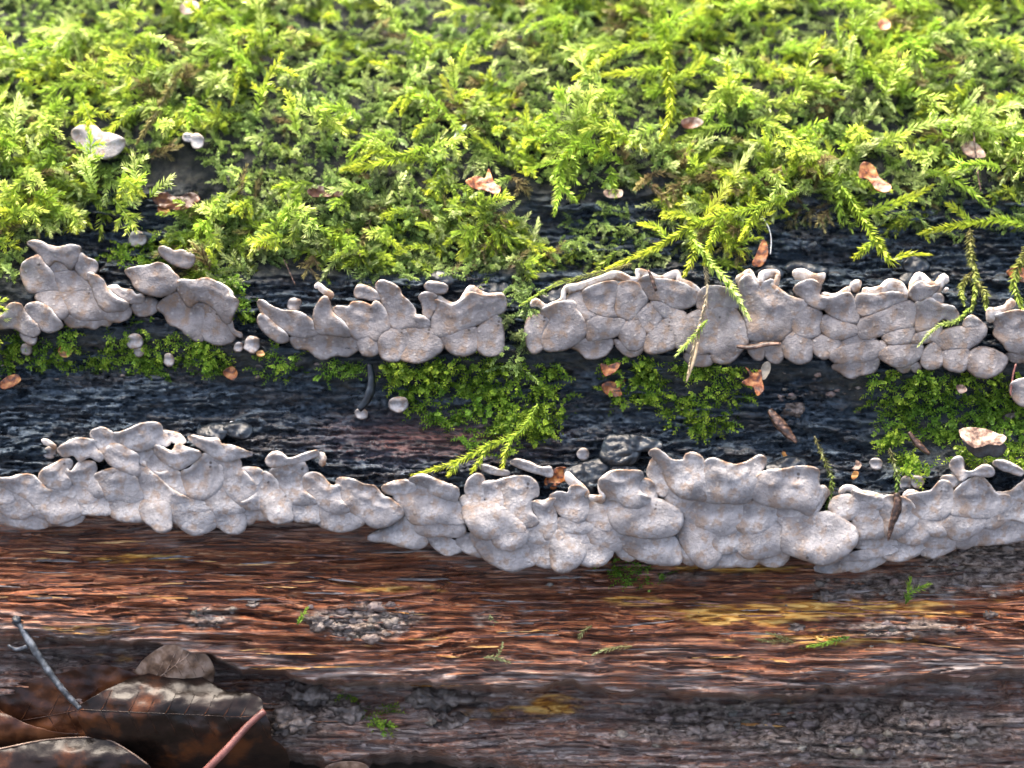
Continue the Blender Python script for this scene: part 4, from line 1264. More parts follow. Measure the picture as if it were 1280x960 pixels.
# shoots that can be picked out one by one: path, leaf length, colours
def pshoot(label, pts, leafL=11, leafW=4.0,  h0=16, h1=34, cA=None, cB=None, branches=(), per=0.75, alpha=0.7, flat=0.5, stemr=1.1, name='moss_shoot', stemcol=None, var=0.15):
    cA = GRN * 0.5 + LIM * 0.5 if cA is None else cA; cB = YEL if cB is None else cB
    leafL *= 1.15; leafW *= 1.0; per *= 1.6; alpha *= 1.3; flat *= 0.6
    gg = np.random.default_rng(int(pts[0][0] * 3 + pts[0][1]))
    P = catmull(np.array(pts, float), False, 6.0)
    base = np.maximum(float(disp(np.array([pts[0][0]]), np.array([pts[0][1]]))[0]), -20)
    u = np.linspace(0, 1, len(P))
    path = face(P[:, 0], P[:, 1], base + h0 + (h1 - h0) * np.sin(u * np.pi * 0.6))
    root = empty(name, path[0], label, 'moss', 'moss shoots that stand out')
    sv, sf = tube_mesh(path, np.linspace(stemr, stemr * 0.4, len(path)), 5)
    build('stem', sv, sf, M['moss'], root, {'tint': np.tile((cA * 0.7) if stemcol is None else stemcol, (len(sv), 1))})
    bag = MossBag()
    bag.shoot(path, gg, leafL, leafW, per, alpha, flat, cA, cB, stem=0, var=var)
    for bp in branches:
        i = int(np.argmin(((P - np.array(bp[0])) ** 2).sum(1)))
        Q = catmull(np.array(bp, float), False, 5.0)
        h_i = base + h0 + (h1 - h0) * math.sin(u[i] * math.pi * 0.6)
        pb = face(Q[:, 0], Q[:, 1], h_i + np.linspace(0, 6, len(Q)))
        bag.shoot(pb, gg, leafL * 0.9, leafW * 0.9, per, alpha, flat, cA, cB, stem=stemr * 0.7, var=var)
    lv = bag.build('leaves', 'moss', root)
    lv['kind'] = 'stuff'
    return root


pshoot('long pale moss shoot slanting down left, above the small white fungus', [(285, 55), (240, 75), (195, 92), (140, 116)], 12, 4, 50, 50, LIM, PALE)
pshoot('thin yellow moss shoot lying across the small white fungus', [(188, 128), (165, 140), (142, 160), (122, 192)], 9, 3, 40, 60, LIM, YEL)
pshoot('drab moss shoot hanging beside the dark hollow at top left', [(228, 85), (207, 120), (190, 150), (172, 178)], 10, 4, 44, 50, OLV, OLV * 1.3)
pshoot('single yellow-green moss shoot hanging straight down at top left', [(345, 35), (315, 55), (300, 90), (291, 130)], 9, 3.4, 48, 56, LIM, YEL)
pshoot('broad branching yellow moss shoot at top, right of centre', [(815, -20), (830, 40), (836, 100), (838, 140), (826, 172)], 13, 4.2, 52, 60, LIM, YEL,
       [[(832, 60), (790, 58), (755, 75), (718, 98)], [(834, 85), (800, 90), (752, 94)], [(832, 55), (860, 30), (885, 0)], [(836, 100), (860, 92), (880, 70)]])
pshoot('yellow moss tuft drooping over the carpet, right of centre', [(718, 135), (745, 150), (775, 172), (806, 188)], 12, 4, 40, 46, LIM, YEL, [[(740, 148), (728, 175), (705, 195)], [(760, 160), (755, 185), (740, 200)]])
pshoot('yellow feathery moss shoot lying level, left of centre', [(535, 182), (505, 195), (470, 205), (428, 212)], 12, 4, 40, 46, LIM, YEL, [[(500, 196), (480, 188), (455, 190)]])
pshoot('small yellow moss sprig between the level shoot and the tuft', [(575, 135), (562, 115), (552, 95)], 10, 3.6, 40, 46, OLV, YEL)
pshoot('upright pointed moss shoot above the bark ledge, right of centre', [(880, 272), (900, 245), (920, 215), (941, 184)], 11, 4, 40, 56, YEL, PALE)
pshoot('large bright moss shoot arching over the cream rim', [(1000, 238), (950, 258), (905, 268), (862, 285), (815, 312), (760, 335)], 10.5, 3.8, 46, 60, LIM, YEL,
       [[(905, 268), (890, 300), (880, 330)], [(880, 278), (850, 268), (830, 272)], [(862, 285), (868, 312), (855, 345)], [(950, 258), (935, 285), (925, 300)], [(835, 300), (822, 285), (800, 280)]])
pshoot('green moss shoot tip pointing down over the grey fungus', [(868, 300), (888, 330), (908, 352), (922, 372), (936, 398)], 11, 4.4, 84, 74, LIM, PALE * 0.6 + LIM * 0.5, per=0.6)
pshoot('dry straw-coloured moss shoot hanging below the arching shoot', [(880, 325), (884, 360), (878, 395), (868, 430), (859, 470)], 8, 3, 80, 62, np.array([0.42, 0.36, 0.24]), np.array([0.5, 0.42, 0.27]), per=0.3, alpha=0.45)
pshoot('short green moss sprig on the front of the middle fungus', [(884, 400), (868, 420), (845, 444)], 8, 3.2, 46, 44, LIM, PALE * 0.5 + LIM * 0.5, per=0.5)
pshoot('bright forked moss shoot over black bark at upper right', [(1052, 232), (1075, 268), (1095, 300), (1112, 325), (1130, 318), (1160, 318)], 11, 4, 34, 34, LIM, YEL, [[(1075, 268), (1105, 258), (1140, 245), (1165, 232)], [(1095, 300), (1080, 312), (1068, 322)]])
pshoot('level green moss shoot across the bark at far upper right', [(1290, 285), (1255, 275), (1215, 280), (1180, 285), (1150, 292)], 11, 4, 34, 34, LIM, YEL, [[(1215, 280), (1200, 265), (1185, 255)]])
pshoot('dull ragged moss strand hanging down to the right fungus', [(1212, 285), (1214, 320), (1220, 355), (1214, 388)], 9, 4.5, 34, 34, OLV, LIM * 0.7 + OLV * 0.4, [[(1218, 350), (1230, 365), (1232, 385)], [(1216, 340), (1202, 360), (1205, 380)]], per=0.9)
pshoot('curved tip of a moss strand lying on the right fungus', [(1212, 385), (1195, 402), (1172, 408), (1148, 432)], 6, 2.6, 62, 56, LIM, PALE, per=0.7)
pshoot('thin olive moss strand lying along the cream rim', [(790, 330), (750, 340), (715, 350), (690, 358), (650, 382)], 6, 2.4, 74, 72, OLV, LIM, per=0.7)
pshoot('yellow moss shoot reaching down to the lower fungi', [(672, 505), (650, 540), (610, 558), (570, 578), (515, 594)], 8.5, 3, 34, 44, LIM, YEL, [[(640, 545), (632, 565), (628, 585)], [(610, 558), (600, 575), (590, 590)], [(575, 576), (566, 588), (560, 594)]], per=0.8)
pshoot('dark thread of moss hanging over the gap right of the tall fungus', [(1018, 545), (1028, 570), (1040, 600), (1035, 630), (1030, 658)], 6, 3.2, 26, 30, OLV * 0.7, GRN, per=0.7)
pshoot('mossy thread with a brown bract hanging on the lower right fungus', [(1112, 560), (1118, 580), (1122, 600), (1120, 620)], 7, 3.6, 28, 30, OLV * 0.6, GRN, per=0.7)
pshoot('moss strand at the far right border above the fungus', [(1290, 300), (1272, 335), (1268, 360), (1280, 390)], 10, 4.5, 26, 30, OLV, LIM)
pshoot('pale moss sprig on wood below the thickest fungus', [(612, 768), (618, 780), (624, 795)], 7, 3, 6, 8, PALE * 0.6, PALE * 0.7, per=0.4)
pshoot('pale moss sprig lying on reddish wood at centre', [(790, 808), (765, 810), (742, 818)], 6, 2.6, 5, 6, OLV * 1.3, PALE * 0.6, per=0.6)
pshoot('curled pale moss sprig standing on wood at centre', [(740, 782), (730, 788), (724, 798)], 6, 2.6, 6, 9, OLV * 1.3, PALE * 0.6, per=0.6)
pshoot('small green moss sprig on soil below the thin shelf', [(1132, 755), (1135, 742), (1138, 722)], 8, 4, 8, 14, GRN, LIM, [[(1135, 742), (1150, 735), (1162, 730)]], per=0.6)
pshoot('flat green moss sprig on the ochre wood at right', [(1062, 796), (1040, 802), (1010, 808)], 7, 3.2, 5, 8, GRN, LIM, per=0.7)
pshoot('grey-green moss sprig left of the flat green one', [(1005, 812), (985, 800), (958, 790)], 6, 2.6, 5, 7, OLV, PALE * 0.5, [[(985, 800), (965, 802), (945, 799)]], per=0.6)
pshoot('tiny green moss tip beside the soil clod', [(372, 780), (378, 770), (384, 760)], 6, 3.4, 6, 12, GRN, LIM, per=0.6)
pshoot('small pale moss sprig at the edge of the wood ledge', [(605, 822), (620, 822), (636, 828)], 6, 2.6, 6, 8, PALE * 0.5, PALE * 0.65, [[(620, 822), (626, 812), (628, 804)]], per=0.5)

# ---------------------------------------------------------------- flakes, splinters, bits
def flake(name, label, cat, pts, mat, z=6, curl=3.0, thick=1.6, group=None, follow=True, hfun=None, grid=3.0, parent=None):
    P = np.array(pts, float)
    _seed[0] += 1
    V, T, ring, d, up = sheet(P, 2.0, grid, 0.0, 0.5, _seed[0])
    x, y = V[:, 0], V[:, 1]
    c = P.mean(0)
    if hfun is None:
        hb = disp(np.array([c[0]]), np.array([c[1]]))[0]
        sz = max(np.ptp(P, axis=0))
        h = hb + z + curl * (((x - c[0]) + 0.6 * (y - c[1])) / sz * 2) ** 2 + curl * 0.5 * fbm(x / 8, y / 8, 2, _seed[0])
    else:
        h = hfun(x, y) + 0.8 * fbm(x / 9, y / 9, 2, _seed[0])
    n = len(V)
    VV = np.concatenate([V, V]); hh = np.concatenate([h, h - thick])
    r = np.array(ring); q = np.roll(r, -1)
    TT = np.concatenate([T, T[:, ::-1] + n, np.stack([r, q, q + n], -1), np.stack([r, q + n, r + n], -1)]).astype(np.int32)
    o = build(name, face(VV[:, 0], VV[:, 1], hh), TT, M[mat], parent)
    if parent is None:
        tag(o, label, cat, group)
    return o


FL = 'leaf and bark flakes caught on the log'
flake('leaf_flake', 'orange leaf flake on the dark bark gap, top centre', 'flake', [(582, 226), (596, 220), (606, 222), (611, 211), (618, 228), (626, 234), (622, 243), (605, 238), (590, 235)], 'orange', 44, 4, group=FL)
flake('leaf_flake', 'cream flake lying on the bark ledge, top centre', 'flake', [(754, 240), (762, 236), (778, 238), (776, 247), (760, 247)], 'tan', 30, 2, group=FL)
flake('leaf_flake', 'brown pointed bud scale standing behind the arching moss', 'flake', [(940, 330), (945, 318), (953, 300), (959, 305), (960, 318), (955, 330), (947, 334)], 'orange', 28, 4, group=FL)
flake('leaf_flake', 'orange folded leaf flake below the middle fungus', 'flake', [(752, 482), (760, 476), (772, 478), (782, 475), (775, 484), (777, 494), (765, 496), (755, 490)], 'orange', 16, 4, group=FL)
flake('leaf_flake', 'rust-brown flake tucked just under the middle fungus', 'flake', [(751, 455), (762, 456), (776, 452), (770, 464), (756, 470)], 'orange', 14, 3, group=FL)
flake('leaf_flake', 'forked orange leaf flake below the wide fungus', 'flake', [(927, 478), (937, 470), (932, 459), (942, 466), (951, 462), (953, 476), (955, 487), (947, 495), (941, 484), (934, 482)], 'orange', 18, 4, group=FL)
flake('bud_scale', 'clear beige bud scale behind the forked orange flake', 'flake', [(950, 466), (954, 455), (962, 451), (963, 462), (957, 474), (951, 474)], 'shell', 12, 3, group=FL)
flake('leaf_flake', 'rusty orange flake deep in the gap beside the black knob', 'flake', [(680, 604), (688, 590), (700, 583), (712, 588), (716, 604), (704, 602), (692, 612)], 'orange', 22, 6, group=FL)
flake('leaf_flake', 'orange flake in moss at upper right edge of the carpet', 'flake', [(1076, 205), (1086, 203), (1094, 210), (1100, 222), (1114, 232), (1110, 240), (1096, 238), (1085, 224), (1074, 222)], 'orange', 46, 4, group=FL)
flake('leaf_flake', 'brown curled leaf piece in the moss hollow at top left', 'flake', [(190, 246), (205, 240), (222, 246), (240, 240), (250, 250), (232, 262), (215, 262), (198, 258)], 'leaf_brown', 20, 6, group=FL)
flake('leaf_flake', 'orange flake under the leaf piece in the mossy hollow', 'flake', [(197, 258), (206, 256), (213, 266), (200, 268)], 'orange', 26, 3, group=FL)
flake('leaf_flake', 'brown leaf strip at the edge of the moss cushion', 'flake', [(384, 238), (398, 232), (418, 238), (430, 240), (428, 246), (405, 246), (390, 246)], 'leaf_brown', 30, 3, group=FL)
flake('leaf_flake', 'orange flake at the left edge under the moss mat', 'flake', [(0, 478), (10, 470), (22, 468), (26, 476), (14, 484), (2, 486)], 'orange', 12, 3, group=FL)
flake('leaf_flake', 'yellow-orange crumb below the left fungus cluster', 'flake', [(72, 437), (80, 431), (89, 436), (88, 445), (77, 446)], 'ochre', 12, 3, group=FL)
flake('leaf_flake', 'peach flake on the thin moss mat below the wavy bracket', 'flake', [(279, 464), (290, 458), (297, 466), (293, 475), (283, 472)], 'orange', 12, 3, group=FL)
flake('leaf_flake', 'tiny orange flake beside the brownish button fungus', 'flake', [(320, 440), (328, 438), (331, 444), (323, 446)], 'ochre', 12, 2, group=FL)
flake('leaf_flake', 'small tan flake in the green patch at right', 'flake', [(1195, 482), (1204, 481), (1209, 488), (1200, 492)], 'tan', 22, 2, group=FL)
flake('leaf_flake', 'yellow bud flake on black bark below the tall fungus gap', 'flake', [(1064, 597), (1067, 589), (1073, 590), (1072, 596), (1067, 600)], 'ochre', 8, 2, group=FL)
flake('leaf_flake', 'pinkish torn flake above the yellow bud flake', 'flake', [(1064, 586), (1069, 582), (1070, 575), (1077, 580), (1073, 587)], 'tan', 8, 2, group=FL)
flake('leaf_flake', 'tiny orange wedge on the bark above the tall fungus', 'flake', [(977, 566), (981, 564), (985, 573), (982, 576)], 'ochre', 12, 2, group=FL)
flake('leaf_flake', 'rust flake in moss at the right border above the fungus', 'flake', [(1258, 340), (1270, 333), (1283, 338), (1285, 352), (1268, 350)], 'orange', 20, 3, group=FL)
flake('leaf_flake', 'pale brown leaf piece in dark hollow under moss, far upper right', 'flake', [(1203, 180), (1214, 176), (1226, 184), (1232, 196), (1215, 197), (1204, 190)], 'tan', 36, 4, group=FL)
flake('leaf_flake', 'brown leaf edge in moss, right of the tall moss shoot', 'flake', [(852, 150), (868, 146), (880, 152), (870, 160), (855, 160)], 'leaf_brown', 36, 3, group=FL)
flake('leaf_flake', 'round brown flake in the bright moss at top right', 'flake', circle(1106, 31, 8, 7).tolist(), 'orange', 52, 2, group=FL)
flake('leaf_flake', 'pinkish petal-like flake at the top edge, left', 'flake', [(224, 8), (236, 0), (248, 4), (246, 14), (230, 18)], 'leaf_tan', 54, 2, group=FL)
flake('white_sliver', 'tiny white sliver in the moss left of the yellow sprig', 'flake', [(567, 170), (580, 156), (583, 159), (571, 174)], 'bone', 46, 1, group=FL)
flake('white_sliver', 'small white fleck on the black bark above the left heap', 'flake', [(286, 529), (291, 527), (294, 535), (289, 536)], 'bone', 9, 1, group=FL)


def stick(name, label, cat, pts, r, mat, z0, z1=None, parent=None, group=None, sides=7, rough=0.12):
    P = catmull(np.array(pts, float), False, 4.0)
    n = len(P)
    _seed[0] += 1
    z1 = z0 if z1 is None else z1
    h = np.linspace(z0, z1, n)
    rr = np.interp(np.linspace(0, 1, n), np.linspace(0, 1, len(r)), r) * (1 + rough * fbm(np.arange(n) / 3.0, 0.3, 2, _seed[0]))
    V, F = tube_mesh(face(P[:, 0], P[:, 1], h), rr, sides)
    if 'splinter' in name or 'bract' in name or 'stub' in name or 'needle' in name:
        c_ = np.repeat(face(P[:, 0], P[:, 1], h), sides, 0); o_ = V - c_
        V = c_ + o_ * (1 + 0.45 * np.sign(np.sin(np.tile(np.arange(sides) * 2.4, n))))[:, None] * np.array([1, 1, 0.6])
    V = V + 0.12 * rr.mean() * np.stack([fbm(V[:, 0] / 5, V[:, 1] / 5, 2, _seed[0] + k) for k in range(3)], -1)
    o = build(name, V, F, M[mat], parent)
    if parent is None:
        tag(o, label, cat, group)
    return o


ST = 'splinters and needles on the log'
stick('bark_splinter', 'broken brown bark splinter leaning on black bark, right of centre', 'splinter', [(962, 512), (972, 526), (984, 540), (996, 553)], (3, 6.5, 5.5, 1.5), 'brown', 10, 12, group=ST)
stick('bark_splinter', 'dark bark splinter in the green patch at right', 'splinter', [(1136, 540), (1146, 553), (1162, 568)], (2, 4.2, 2), 'brown', 12, 10, group=ST)
stick('bark_needle', 'dark brown sliver stuck across the wide fungus', 'splinter', [(921, 433), (940, 434), (958, 430), (976, 430)], (2, 3.0, 2.8, 1.5), 'brown', 34, 34, group=ST)
stick('bark_needle', 'thin brown needle on the cream-rimmed middle fungus', 'splinter', [(810, 337), (815, 348), (820, 364)], (1.2, 2, 1.4), 'brown', 60, 52, group=ST)
stick('bark_stub', 'curved dark stub standing beside the cream button', 'splinter', [(462, 455), (464, 480), (458, 500), (448, 512)], (3, 4.5, 5, 3), 'black', 8, 2, group=ST)
stick('brown_bract', 'dark brown bract hanging over the lower right fungus', 'bract', [(1121, 616), (1122, 632), (1116, 652), (1110, 676)], (3, 5.5, 3.5, 1), 'brown', 36, 32, group=ST)
stick('straw', 'pale straw blade hanging from the dry moss shoot', 'straw', [(872, 428), (868, 448), (858, 478)], (1.5, 2.4, 0.8), 'straw', 44, 38, group=ST)
stick('hair_root', 'thin white hair on the bark above the wide fungus', 'fibre', [(952, 270), (961, 285), (964, 300), (963, 318)], (0.7, 0.7, 0.6), 'bone', 8, 6, group=ST)
stick('red_root', 'thin red-brown rootlet at the right border below the fungus', 'fibre', [(1270, 455), (1266, 470), (1263, 495)], (1.3, 1.3, 1.0), 'petiole', 20, 16, group=ST)
stick('rootlet', 'thin brown rootlet across the bark under the moss cushion', 'fibre', [(355, 325), (362, 340), (369, 356)], (0.9, 0.9, 0.6), 'brown', 8, 6, group=ST)
stick('moss_stalk', 'thin brown stalk rising from the bark ledge at far right', 'fibre', [(1217, 165), (1220, 200), (1226, 240)], (1.3, 1.3, 1.2), 'brown', 44, 30, group=ST)

# chunk of bark with black underside
ck = empty('bark_chunk', face(1230, 548, 0), 'broken bark chunk with cream top and black underside at right', 'bark chunk')
flake('cream_face', None, None, [(1199, 538), (1212, 534), (1232, 536), (1246, 541), (1258, 546), (1252, 556), (1236, 556), (1218, 560), (1204, 550)], 'tan', 0, parent=ck, hfun=lambda x, y: 22 + 0.35 * (y - 536), thick=7)
flake('black_face', None, None, [(1203, 550), (1218, 560), (1236, 554), (1254, 554), (1258, 562), (1248, 572), (1236, 570), (1222, 572), (1208, 560)], 'black', 0, parent=ck, hfun=lambda x, y: 27 - 0.5 * (y - 556), thick=8)
# black knobs: parts of the log
KN = [('K', '0,40 60,30 160,30 260,50 330,80 290,110 200,110 120,160 60,190 0,180 -40,150'),
      ('J', '960,150 1010,110 1080,60 1150,70 1190,140 1150,190 1070,200 990,190'),
      ('J', '740,250 830,210 950,180 1000,210 960,280 920,360 880,370 800,310'),
      ('J', '1020,230 1060,205 1130,215 1180,245 1110,250 1040,260'),
      ('E', '655,180 700,140 780,145 870,170 920,190 900,220 820,215 760,190 700,200'),
      ('E', '470,200 520,165 590,165 640,210 620,230 560,195 500,220'),
      ('F', '500,250 560,200 600,215 580,270 540,280'), ('F', '700,215 760,205 800,235 740,265'),
      ('F', '530,150 570,110 640,120 680,170 620,200 550,190'),
      ('C', '690,230 740,200 800,220 830,260 790,285 730,260'), ('C', '980,290 1060,270 1150,270 1190,310 1100,330 1010,325'),
      ('D', '170,350 230,320 310,300 320,350 260,385 200,400'),
      ('L', '290,220 360,190 430,165 500,180 530,210 420,225 310,245'), ('H', '400,130 470,100 560,120 540,180 450,170'), ('H', '240,150 330,110 410,130 380,190 290,180')]
for w_, p_ in KN:
    P = trace(w_, p_); c = P.mean(0)
    hz = float(disp(np.array([c[0]]), np.array([c[1]]))[0])
    lobe(log, w_, '', p_, name='bark_knob', mat='black', z=max(hz, -8) + 4, bulge=9)

# wood splinters lifted from the bare wood: parts of the log
gs = np.random.default_rng(5)
for i in range(260):
    x = gs.uniform(-20, 1300); y = gs.uniform(pl(x, *ROW2_BOT) + 12, pl(x, *LEDGE) + (60 if gs.random() < 0.35 else -6))
    Ln = gs.uniform(18, 90); w = gs.uniform(1.2, 3.4); tl = gs.normal(0, 0.05)
    n = 7
    u = np.linspace(-0.5, 0.5, n)
    px = x + u * Ln; py = y + u * Ln * tl + 1.2 * fbm(px / 12, y / 5, 2, i)
    hz = disp(px, py) + gs.uniform(0.5, 2.0) + 3.0 * gs.random() * (u * 2) ** 2
    prof = w * np.sqrt(np.clip(1 - (2 * u) ** 2, 0.03, 1)) * (1 + 0.3 * fbm(px / 6, i * 1.7, 2, 4))
    Vt = np.concatenate([face(px, py - prof * 0.5, hz), face(px, py + prof * 0.5, hz + 0.6), face(px, py, hz - 3.5)])
    F = []
    for k in range(n - 1):
        F += [(k, k + n, k + n + 1, k + 1), (k + n, k + 2 * n, k + 2 * n + 1, k + n + 1), (k + 2 * n, k, k + 1, k + 2 * n + 1)]
    mt = 'redwood' if gs.random() < 0.62 else ('greywood' if gs.random() < 0.6 else 'ochre')
    build('wood_splinter', Vt, F, M[mt], log, smooth=False)

# ---------------------------------------------------------------- soil clods and crumbs
def clod_mesh(c, r, g, squash=(1.25, 0.85, 0.8), sub=1):
    t = (1 + 5 ** 0.5) / 2
    v = np.array([(-1, t, 0), (1, t, 0), (-1, -t, 0), (1, -t, 0), (0, -1, t), (0, 1, t), (0, -1, -t), (0, 1, -t), (t, 0, -1), (t, 0, 1), (-t, 0, -1), (-t, 0, 1)], float)
    v /= np.linalg.norm(v[0])
    f = [(0, 11, 5), (0, 5, 1), (0, 1, 7), (0, 7, 10), (0, 10, 11), (1, 5, 9), (5, 11, 4), (11, 10, 2), (10, 7, 6), (7, 1, 8), (3, 9, 4), (3, 4, 2), (3, 2, 6), (3, 6, 8), (3, 8, 9), (4, 9, 5), (2, 4, 11), (6, 2, 10), (8, 6, 7), (9, 8, 1)]
    v = v.tolist()
    for _ in range(sub):
        mid = {}; nf = []
        def m_(a, b):
            k = (min(a, b), max(a, b))
            if k not in mid:
                p = np.array(v[a]) + np.array(v[b]); p /= np.linalg.norm(p); v.append(p.tolist()); mid[k] = len(v) - 1
            return mid[k]
        for a, b, c_ in f:
            x, y, z = m_(a, b), m_(b, c_), m_(c_, a)
            nf += [(a, x, z), (b, y, x), (c_, z, y), (x, y, z)]
        f = nf
    v = np.array(v)
    o = g.uniform(0, 50, 3)
    k = 1 + 0.6 * fbm(v[:, 0] * 1.6 + o[0], v[:, 1] * 1.6 + v[:, 2] * 1.3 + o[1], 3, 7)
    q = g.normal(0, 1, 4); q /= np.linalg.norm(q)
    Rm = np.array(Matrix.Rotation(g.uniform(0, 6), 3, Vector(q[:3])))
    return c + (v * k[:, None] * r) @ Rm.T * np.array(squash), np.array(f)


gc = np.random.default_rng(11)
bag = MossBag()
CR = [([(385, 752), (450, 745), (525, 755), (520, 795), (440, 805), (390, 798)], 260, (2, 6.5)), ([(230, 760), (295, 758), (300, 782), (235, 788)], 70, (1.5, 5)),
      ([(990, 725), (1150, 718), (1180, 745), (1010, 752)], 150, (1.5, 5)), ([(1040, 772), (1210, 770), (1220, 800), (1060, 798)], 140, (1.5, 5)),
      ([(920, 880), (1300, 850), (1300, 970), (900, 970)], 620, (2, 7)), ([(740, 885), (920, 880), (920, 960), (700, 960)], 260, (2, 7)),
      ([(330, 855), (600, 868), (640, 900), (420, 930), (330, 900)], 200, (2, 6)), ([(1160, 680), (1300, 670), (1300, 790), (1200, 780)], 200, (1.5, 5)),
      ([(960, 462), (1090, 470), (1085, 520), (1010, 505), (960, 500)], 220, (1.2, 3.6)), ([(0, 640), (1280, 690), (1280, 850), (0, 790)], 330, (1, 3.4)),
      ([(0, 440), (470, 455), (460, 475), (0, 475)], 160, (1, 3)), ([(0, 805), (110, 805), (120, 850), (0, 850)], 80, (2, 5))]
for poly, n, (r0, r1) in CR:
    P = sample_poly(poly, int(n * 0.7), gc)
    P = P[soilmask(P[:, 0], P[:, 1]) + 0.25 * (P[:, 1] < 500) > gc.uniform(-0.1, 0.8, len(P))]
    hh = disp(P[:, 0], P[:, 1])
    for (x, y), h in zip(P, hh):
        r = 0.6 * r0 + (1.1 * r1 - 0.6 * r0) * gc.random() ** 4.5
        v, f = clod_mesh(face(x, y, h + r * 0.05), r, gc, (1.4, 0.85, 0.7), sub=2 if r > 3.5 else 1 if r > 1.8 else 0)
        cc = np.array([0.15, 0.118, 0.098]) * gc.uniform(0.5, 1.3) * (1 + 0.04 * gc.normal(0, 1, 3))
        bag.add(v, f, np.tile(np.clip(cc, 0.01, 0.4), (len(v), 1)))


def mat_crumb():
    t = NT('soil_crumb')
    c = t.mix(1.0, t.attr('tint', 'Color'), t.ramp(t.noise(5, detail=4), [(0.3, 0.6), (0.7, 1.35)]), 'MULTIPLY')
    return t.done(c, 0.55, t.bump(t.noise(3, detail=3), 1.2, 0.8), spec=0.5)


M['crumb'] = mat_crumb()
tag(bag.build('soil_crumbs', 'crumb'), 'crumbs of grey-brown soil scattered over the wood', 'soil', kind='stuff')

CLODS = [(398, 778, 13, 'cream-grey soil clod at the left end of the large soil patch'), (546, 872, 26, 'long pale soil clod in the crevice under the wood ledge'),
         (382, 868, 24, 'pale soil clod right of the brown leaves'), (365, 902, 20, 'dark wet soil clod beside the leaf stalk'), (432, 893, 19, 'tan soil clod under the crevice moss'),
         (1030, 745, 10, 'grey soil clod left under the thin fungus shelf'), (993, 512, 11, 'round brown soil clod beside the bark splinter'), (1237, 768, 6, 'small round grey pebble on wood at right'),
         (316, 755, 5, 'small round cream pebble on the wood at left'), (996, 785, 7, 'rounded grey pebble on ochre wood'), (560, 905, 18, 'grey soil clod on the foot of the log'), (1262, 520, 9, 'tan soil clod at the right border')]
for x, y, r, lab in CLODS:
    h = float(disp(np.array([float(x)]), np.array([float(y)]))[0])
    v, f = clod_mesh(face(x, y, h + r * 0.35), r, gc, (1.25, 0.72, 0.75), sub=3)
    k = 1 + 0.0
    v = v + 0.16 * r * np.stack([fbm(v[:, 0] / (r * 0.35), v[:, 1] / (r * 0.35), 3, 3 + q) for q in range(3)], -1)
    tag(build('soil_clod' if 'clod' in lab else 'pebble', v, f.astype(np.int32), M['clod']), lab, 'soil clod' if 'clod' in lab else 'pebble', 'clods and pebbles on the log')

# ---------------------------------------------------------------- dead leaves, twig at lower left
def arch(y0, half, top, drop, tx=0.0, x0=200):
    return lambda x, y: top - drop * ((y - y0 - tx * (x - x0)) / half) ** 2


def dead_leaf(label, pts, mat, hf, midrib=None, petiole=None, margin=None):
    c = np.array(pts, float).mean(0)
    o = empty('dead_leaf', face(c[0], c[1], hf(c[0], c[1]) - 10), label, 'leaf', 'dead leaves at the foot of the log')
    b = flake('blade', None, None, pts, mat, hfun=lambda x, y: hf(x, y) + 3.0 * fbm(x / 40, y / 22, 2, 7), thick=2.2, grid=4.0, parent=o)
    if midrib:
        mr = catmull(np.array(midrib, float), False, 22)
        for i, (vx, vy) in enumerate(mr[1:-1]):
            for sg in (-1, 1):
                t_ = np.linspace(0, 1, 7)
                qx = vx + (14 + 10 * sg * 0) * t_; qy = vy + sg * 26 * t_ ** 1.2
                ok = inside(np.stack([qx, qy], -1), np.array(pts, float))
                if ok.sum() < 4: continue
                qx, qy = qx[ok], qy[ok]
                V, F = tube_mesh(face(qx, qy, hf(qx, qy) + 3.0 * fbm(qx / 40, qy / 22, 2, 7) + 0.1), np.linspace(0.7, 0.35, len(qx)), 5)
                build('vein', V, F, M[mat], b)
        P = catmull(np.array(midrib, float), False, 4)
        V, F = tube_mesh(face(P[:, 0], P[:, 1], hf(P[:, 0], P[:, 1]) + 3.0 * fbm(P[:, 0] / 40, P[:, 1] / 22, 2, 7) + 0.2), np.linspace(0.8, 0.4, len(P)), 6)
        build('midrib', V, F, M[mat], o)
    if petiole:
        P = catmull(np.array([p[:2] for p in petiole], float), False, 5)
        zz = np.interp(np.linspace(0, 1, len(P)), np.linspace(0, 1, len(petiole)), [p[2] for p in petiole])
        V, F = tube_mesh(face(P[:, 0], P[:, 1], zz), np.linspace(4.4, 5.2, len(P)), 9)
        build('petiole', V, F, M['petiole'], o)
    if margin:
        P = catmull(np.array(margin, float), False, 4)
        V, F = tube_mesh(face(P[:, 0], P[:, 1], hf(P[:, 0], P[:, 1]) + 3.0 * fbm(P[:, 0] / 40, P[:, 1] / 22, 2, 7) + 0.6), np.linspace(1.2, 1.2, len(P)), 6)
        build('margin', V, F, M['leaf_tan'], o)
    return o


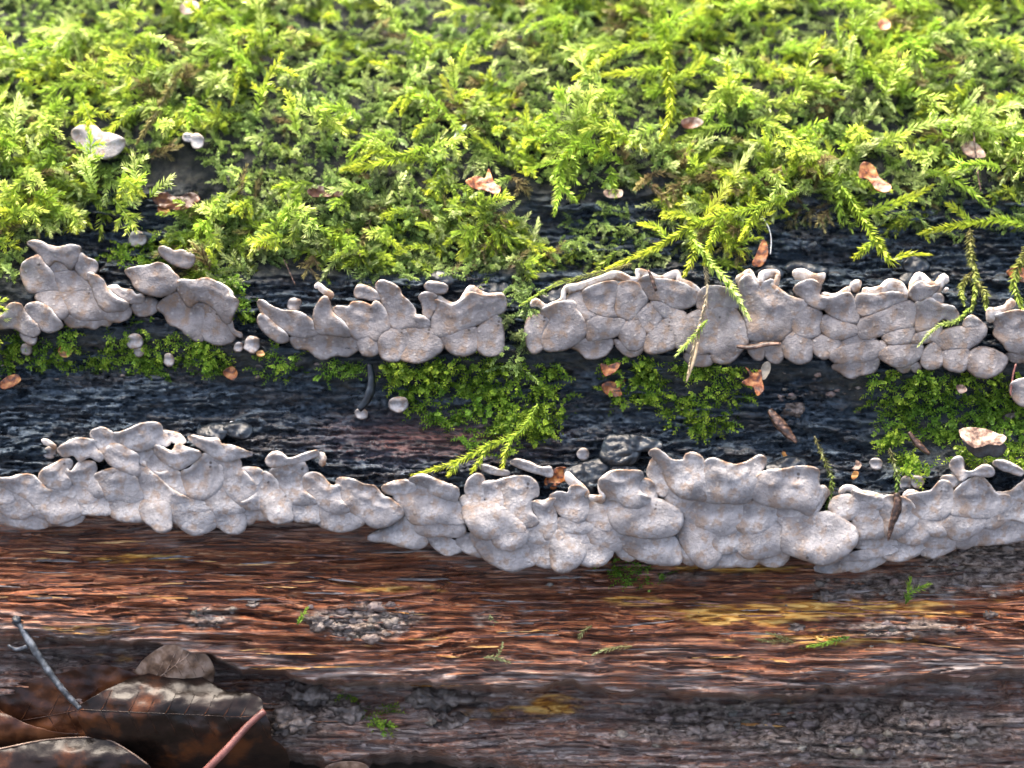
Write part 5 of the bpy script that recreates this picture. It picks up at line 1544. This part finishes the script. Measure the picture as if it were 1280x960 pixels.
dead_leaf('flat brown leaf lying behind the arched wet leaf', [(-60, 850), (0, 856), (40, 850), (80, 840), (120, 830), (170, 842), (200, 870), (190, 920), (120, 945), (40, 950), (-60, 950)], 'leaf_brown', lambda x, y: 14 + 0.16 * (y - 850) + 7 * np.sin(x / 45.0), midrib=[(0, 905), (60, 895), (130, 880), (180, 868)])
dead_leaf('tan rounded leaf tip showing behind the arched wet leaf', [(165, 850), (176, 828), (190, 816), (205, 807), (224, 804), (243, 807), (256, 816), (265, 828), (268, 846), (250, 870), (190, 870)], 'leaf_tan', lambda x, y: 26 - 0.35 * (y - 804) - 16 * ((x - 222) / 46) ** 2 + 14 * np.sqrt(np.clip((y - 800) / 30, 0, 1)), midrib=[(178, 862), (205, 842), (232, 822), (248, 812)])
dead_leaf('arched dark glossy wet leaf with a reddish stalk', [(96, 887), (115, 872), (140, 858), (172, 845), (205, 839), (238, 838), (262, 852), (285, 864), (314, 866), (327, 874), (330, 888), (338, 905), (340, 922), (356, 936), (358, 965), (300, 1010), (200, 1010), (140, 960), (108, 920)], 'leaf_dark',
          lambda x, y: 66 - 62 * ((y - 905 - 0.06 * (x - 220)) / 70) ** 2 - 10 * ((x - 220) / 120) ** 2, midrib=[(100, 887), (160, 890), (230, 893), (300, 896), (332, 893)], petiole=[(331, 889, 52), (312, 905, 66), (285, 935, 82), (255, 966, 92), (235, 990, 96)])
dead_leaf('dark leaf with a pale folded margin at the bottom left corner', [(-60, 944), (0, 936), (50, 926), (95, 922), (130, 923), (160, 938), (185, 955), (200, 985), (180, 1040), (-60, 1040)], 'leaf_dark',
          lambda x, y: 84 - 40 * ((y - 975) / 60) ** 2 - 8 * ((x - 60) / 100) ** 2, margin=[(-40, 942), (0, 936), (50, 926), (95, 922), (130, 923), (160, 938), (185, 956)])
dead_leaf('crumpled grey-brown leaf edge at the left border', [(-60, 885), (-10, 884), (10, 893), (35, 905), (70, 915), (100, 918), (60, 928), (0, 934), (-60, 940)], 'leaf_brown', lambda x, y: 52 - 18 * ((y - 912) / 26) ** 2)
dead_leaf('pale leaf scrap at the bottom edge below the dark gap', [(405, 962), (420, 953), (445, 952), (462, 960), (470, 985), (410, 990)], 'leaf_tan', lambda x, y: 20 + 0.2 * (y - 950))
tw = empty('twig', face(25, 780, 10), 'blue-grey twig with a dark knot standing among the dead leaves', 'twig')
stick('shaft', None, None, [(22, 778), (36, 800), (52, 826), (75, 858), (100, 886)], (3.6, 4.6, 4.2, 4.0, 3.2), 'twig', 34, 66, parent=tw)
v, f = clod_mesh(face(21, 776, 33), 5.5, gc, (1, 1.1, 1), sub=2)
build('knot', v, f.astype(np.int32), M['black'], tw)
stick('side_stub', None, None, [(34, 808), (20, 812), (10, 806)], (2.5, 2.2, 1.2), 'twig', 42, 40, parent=tw)
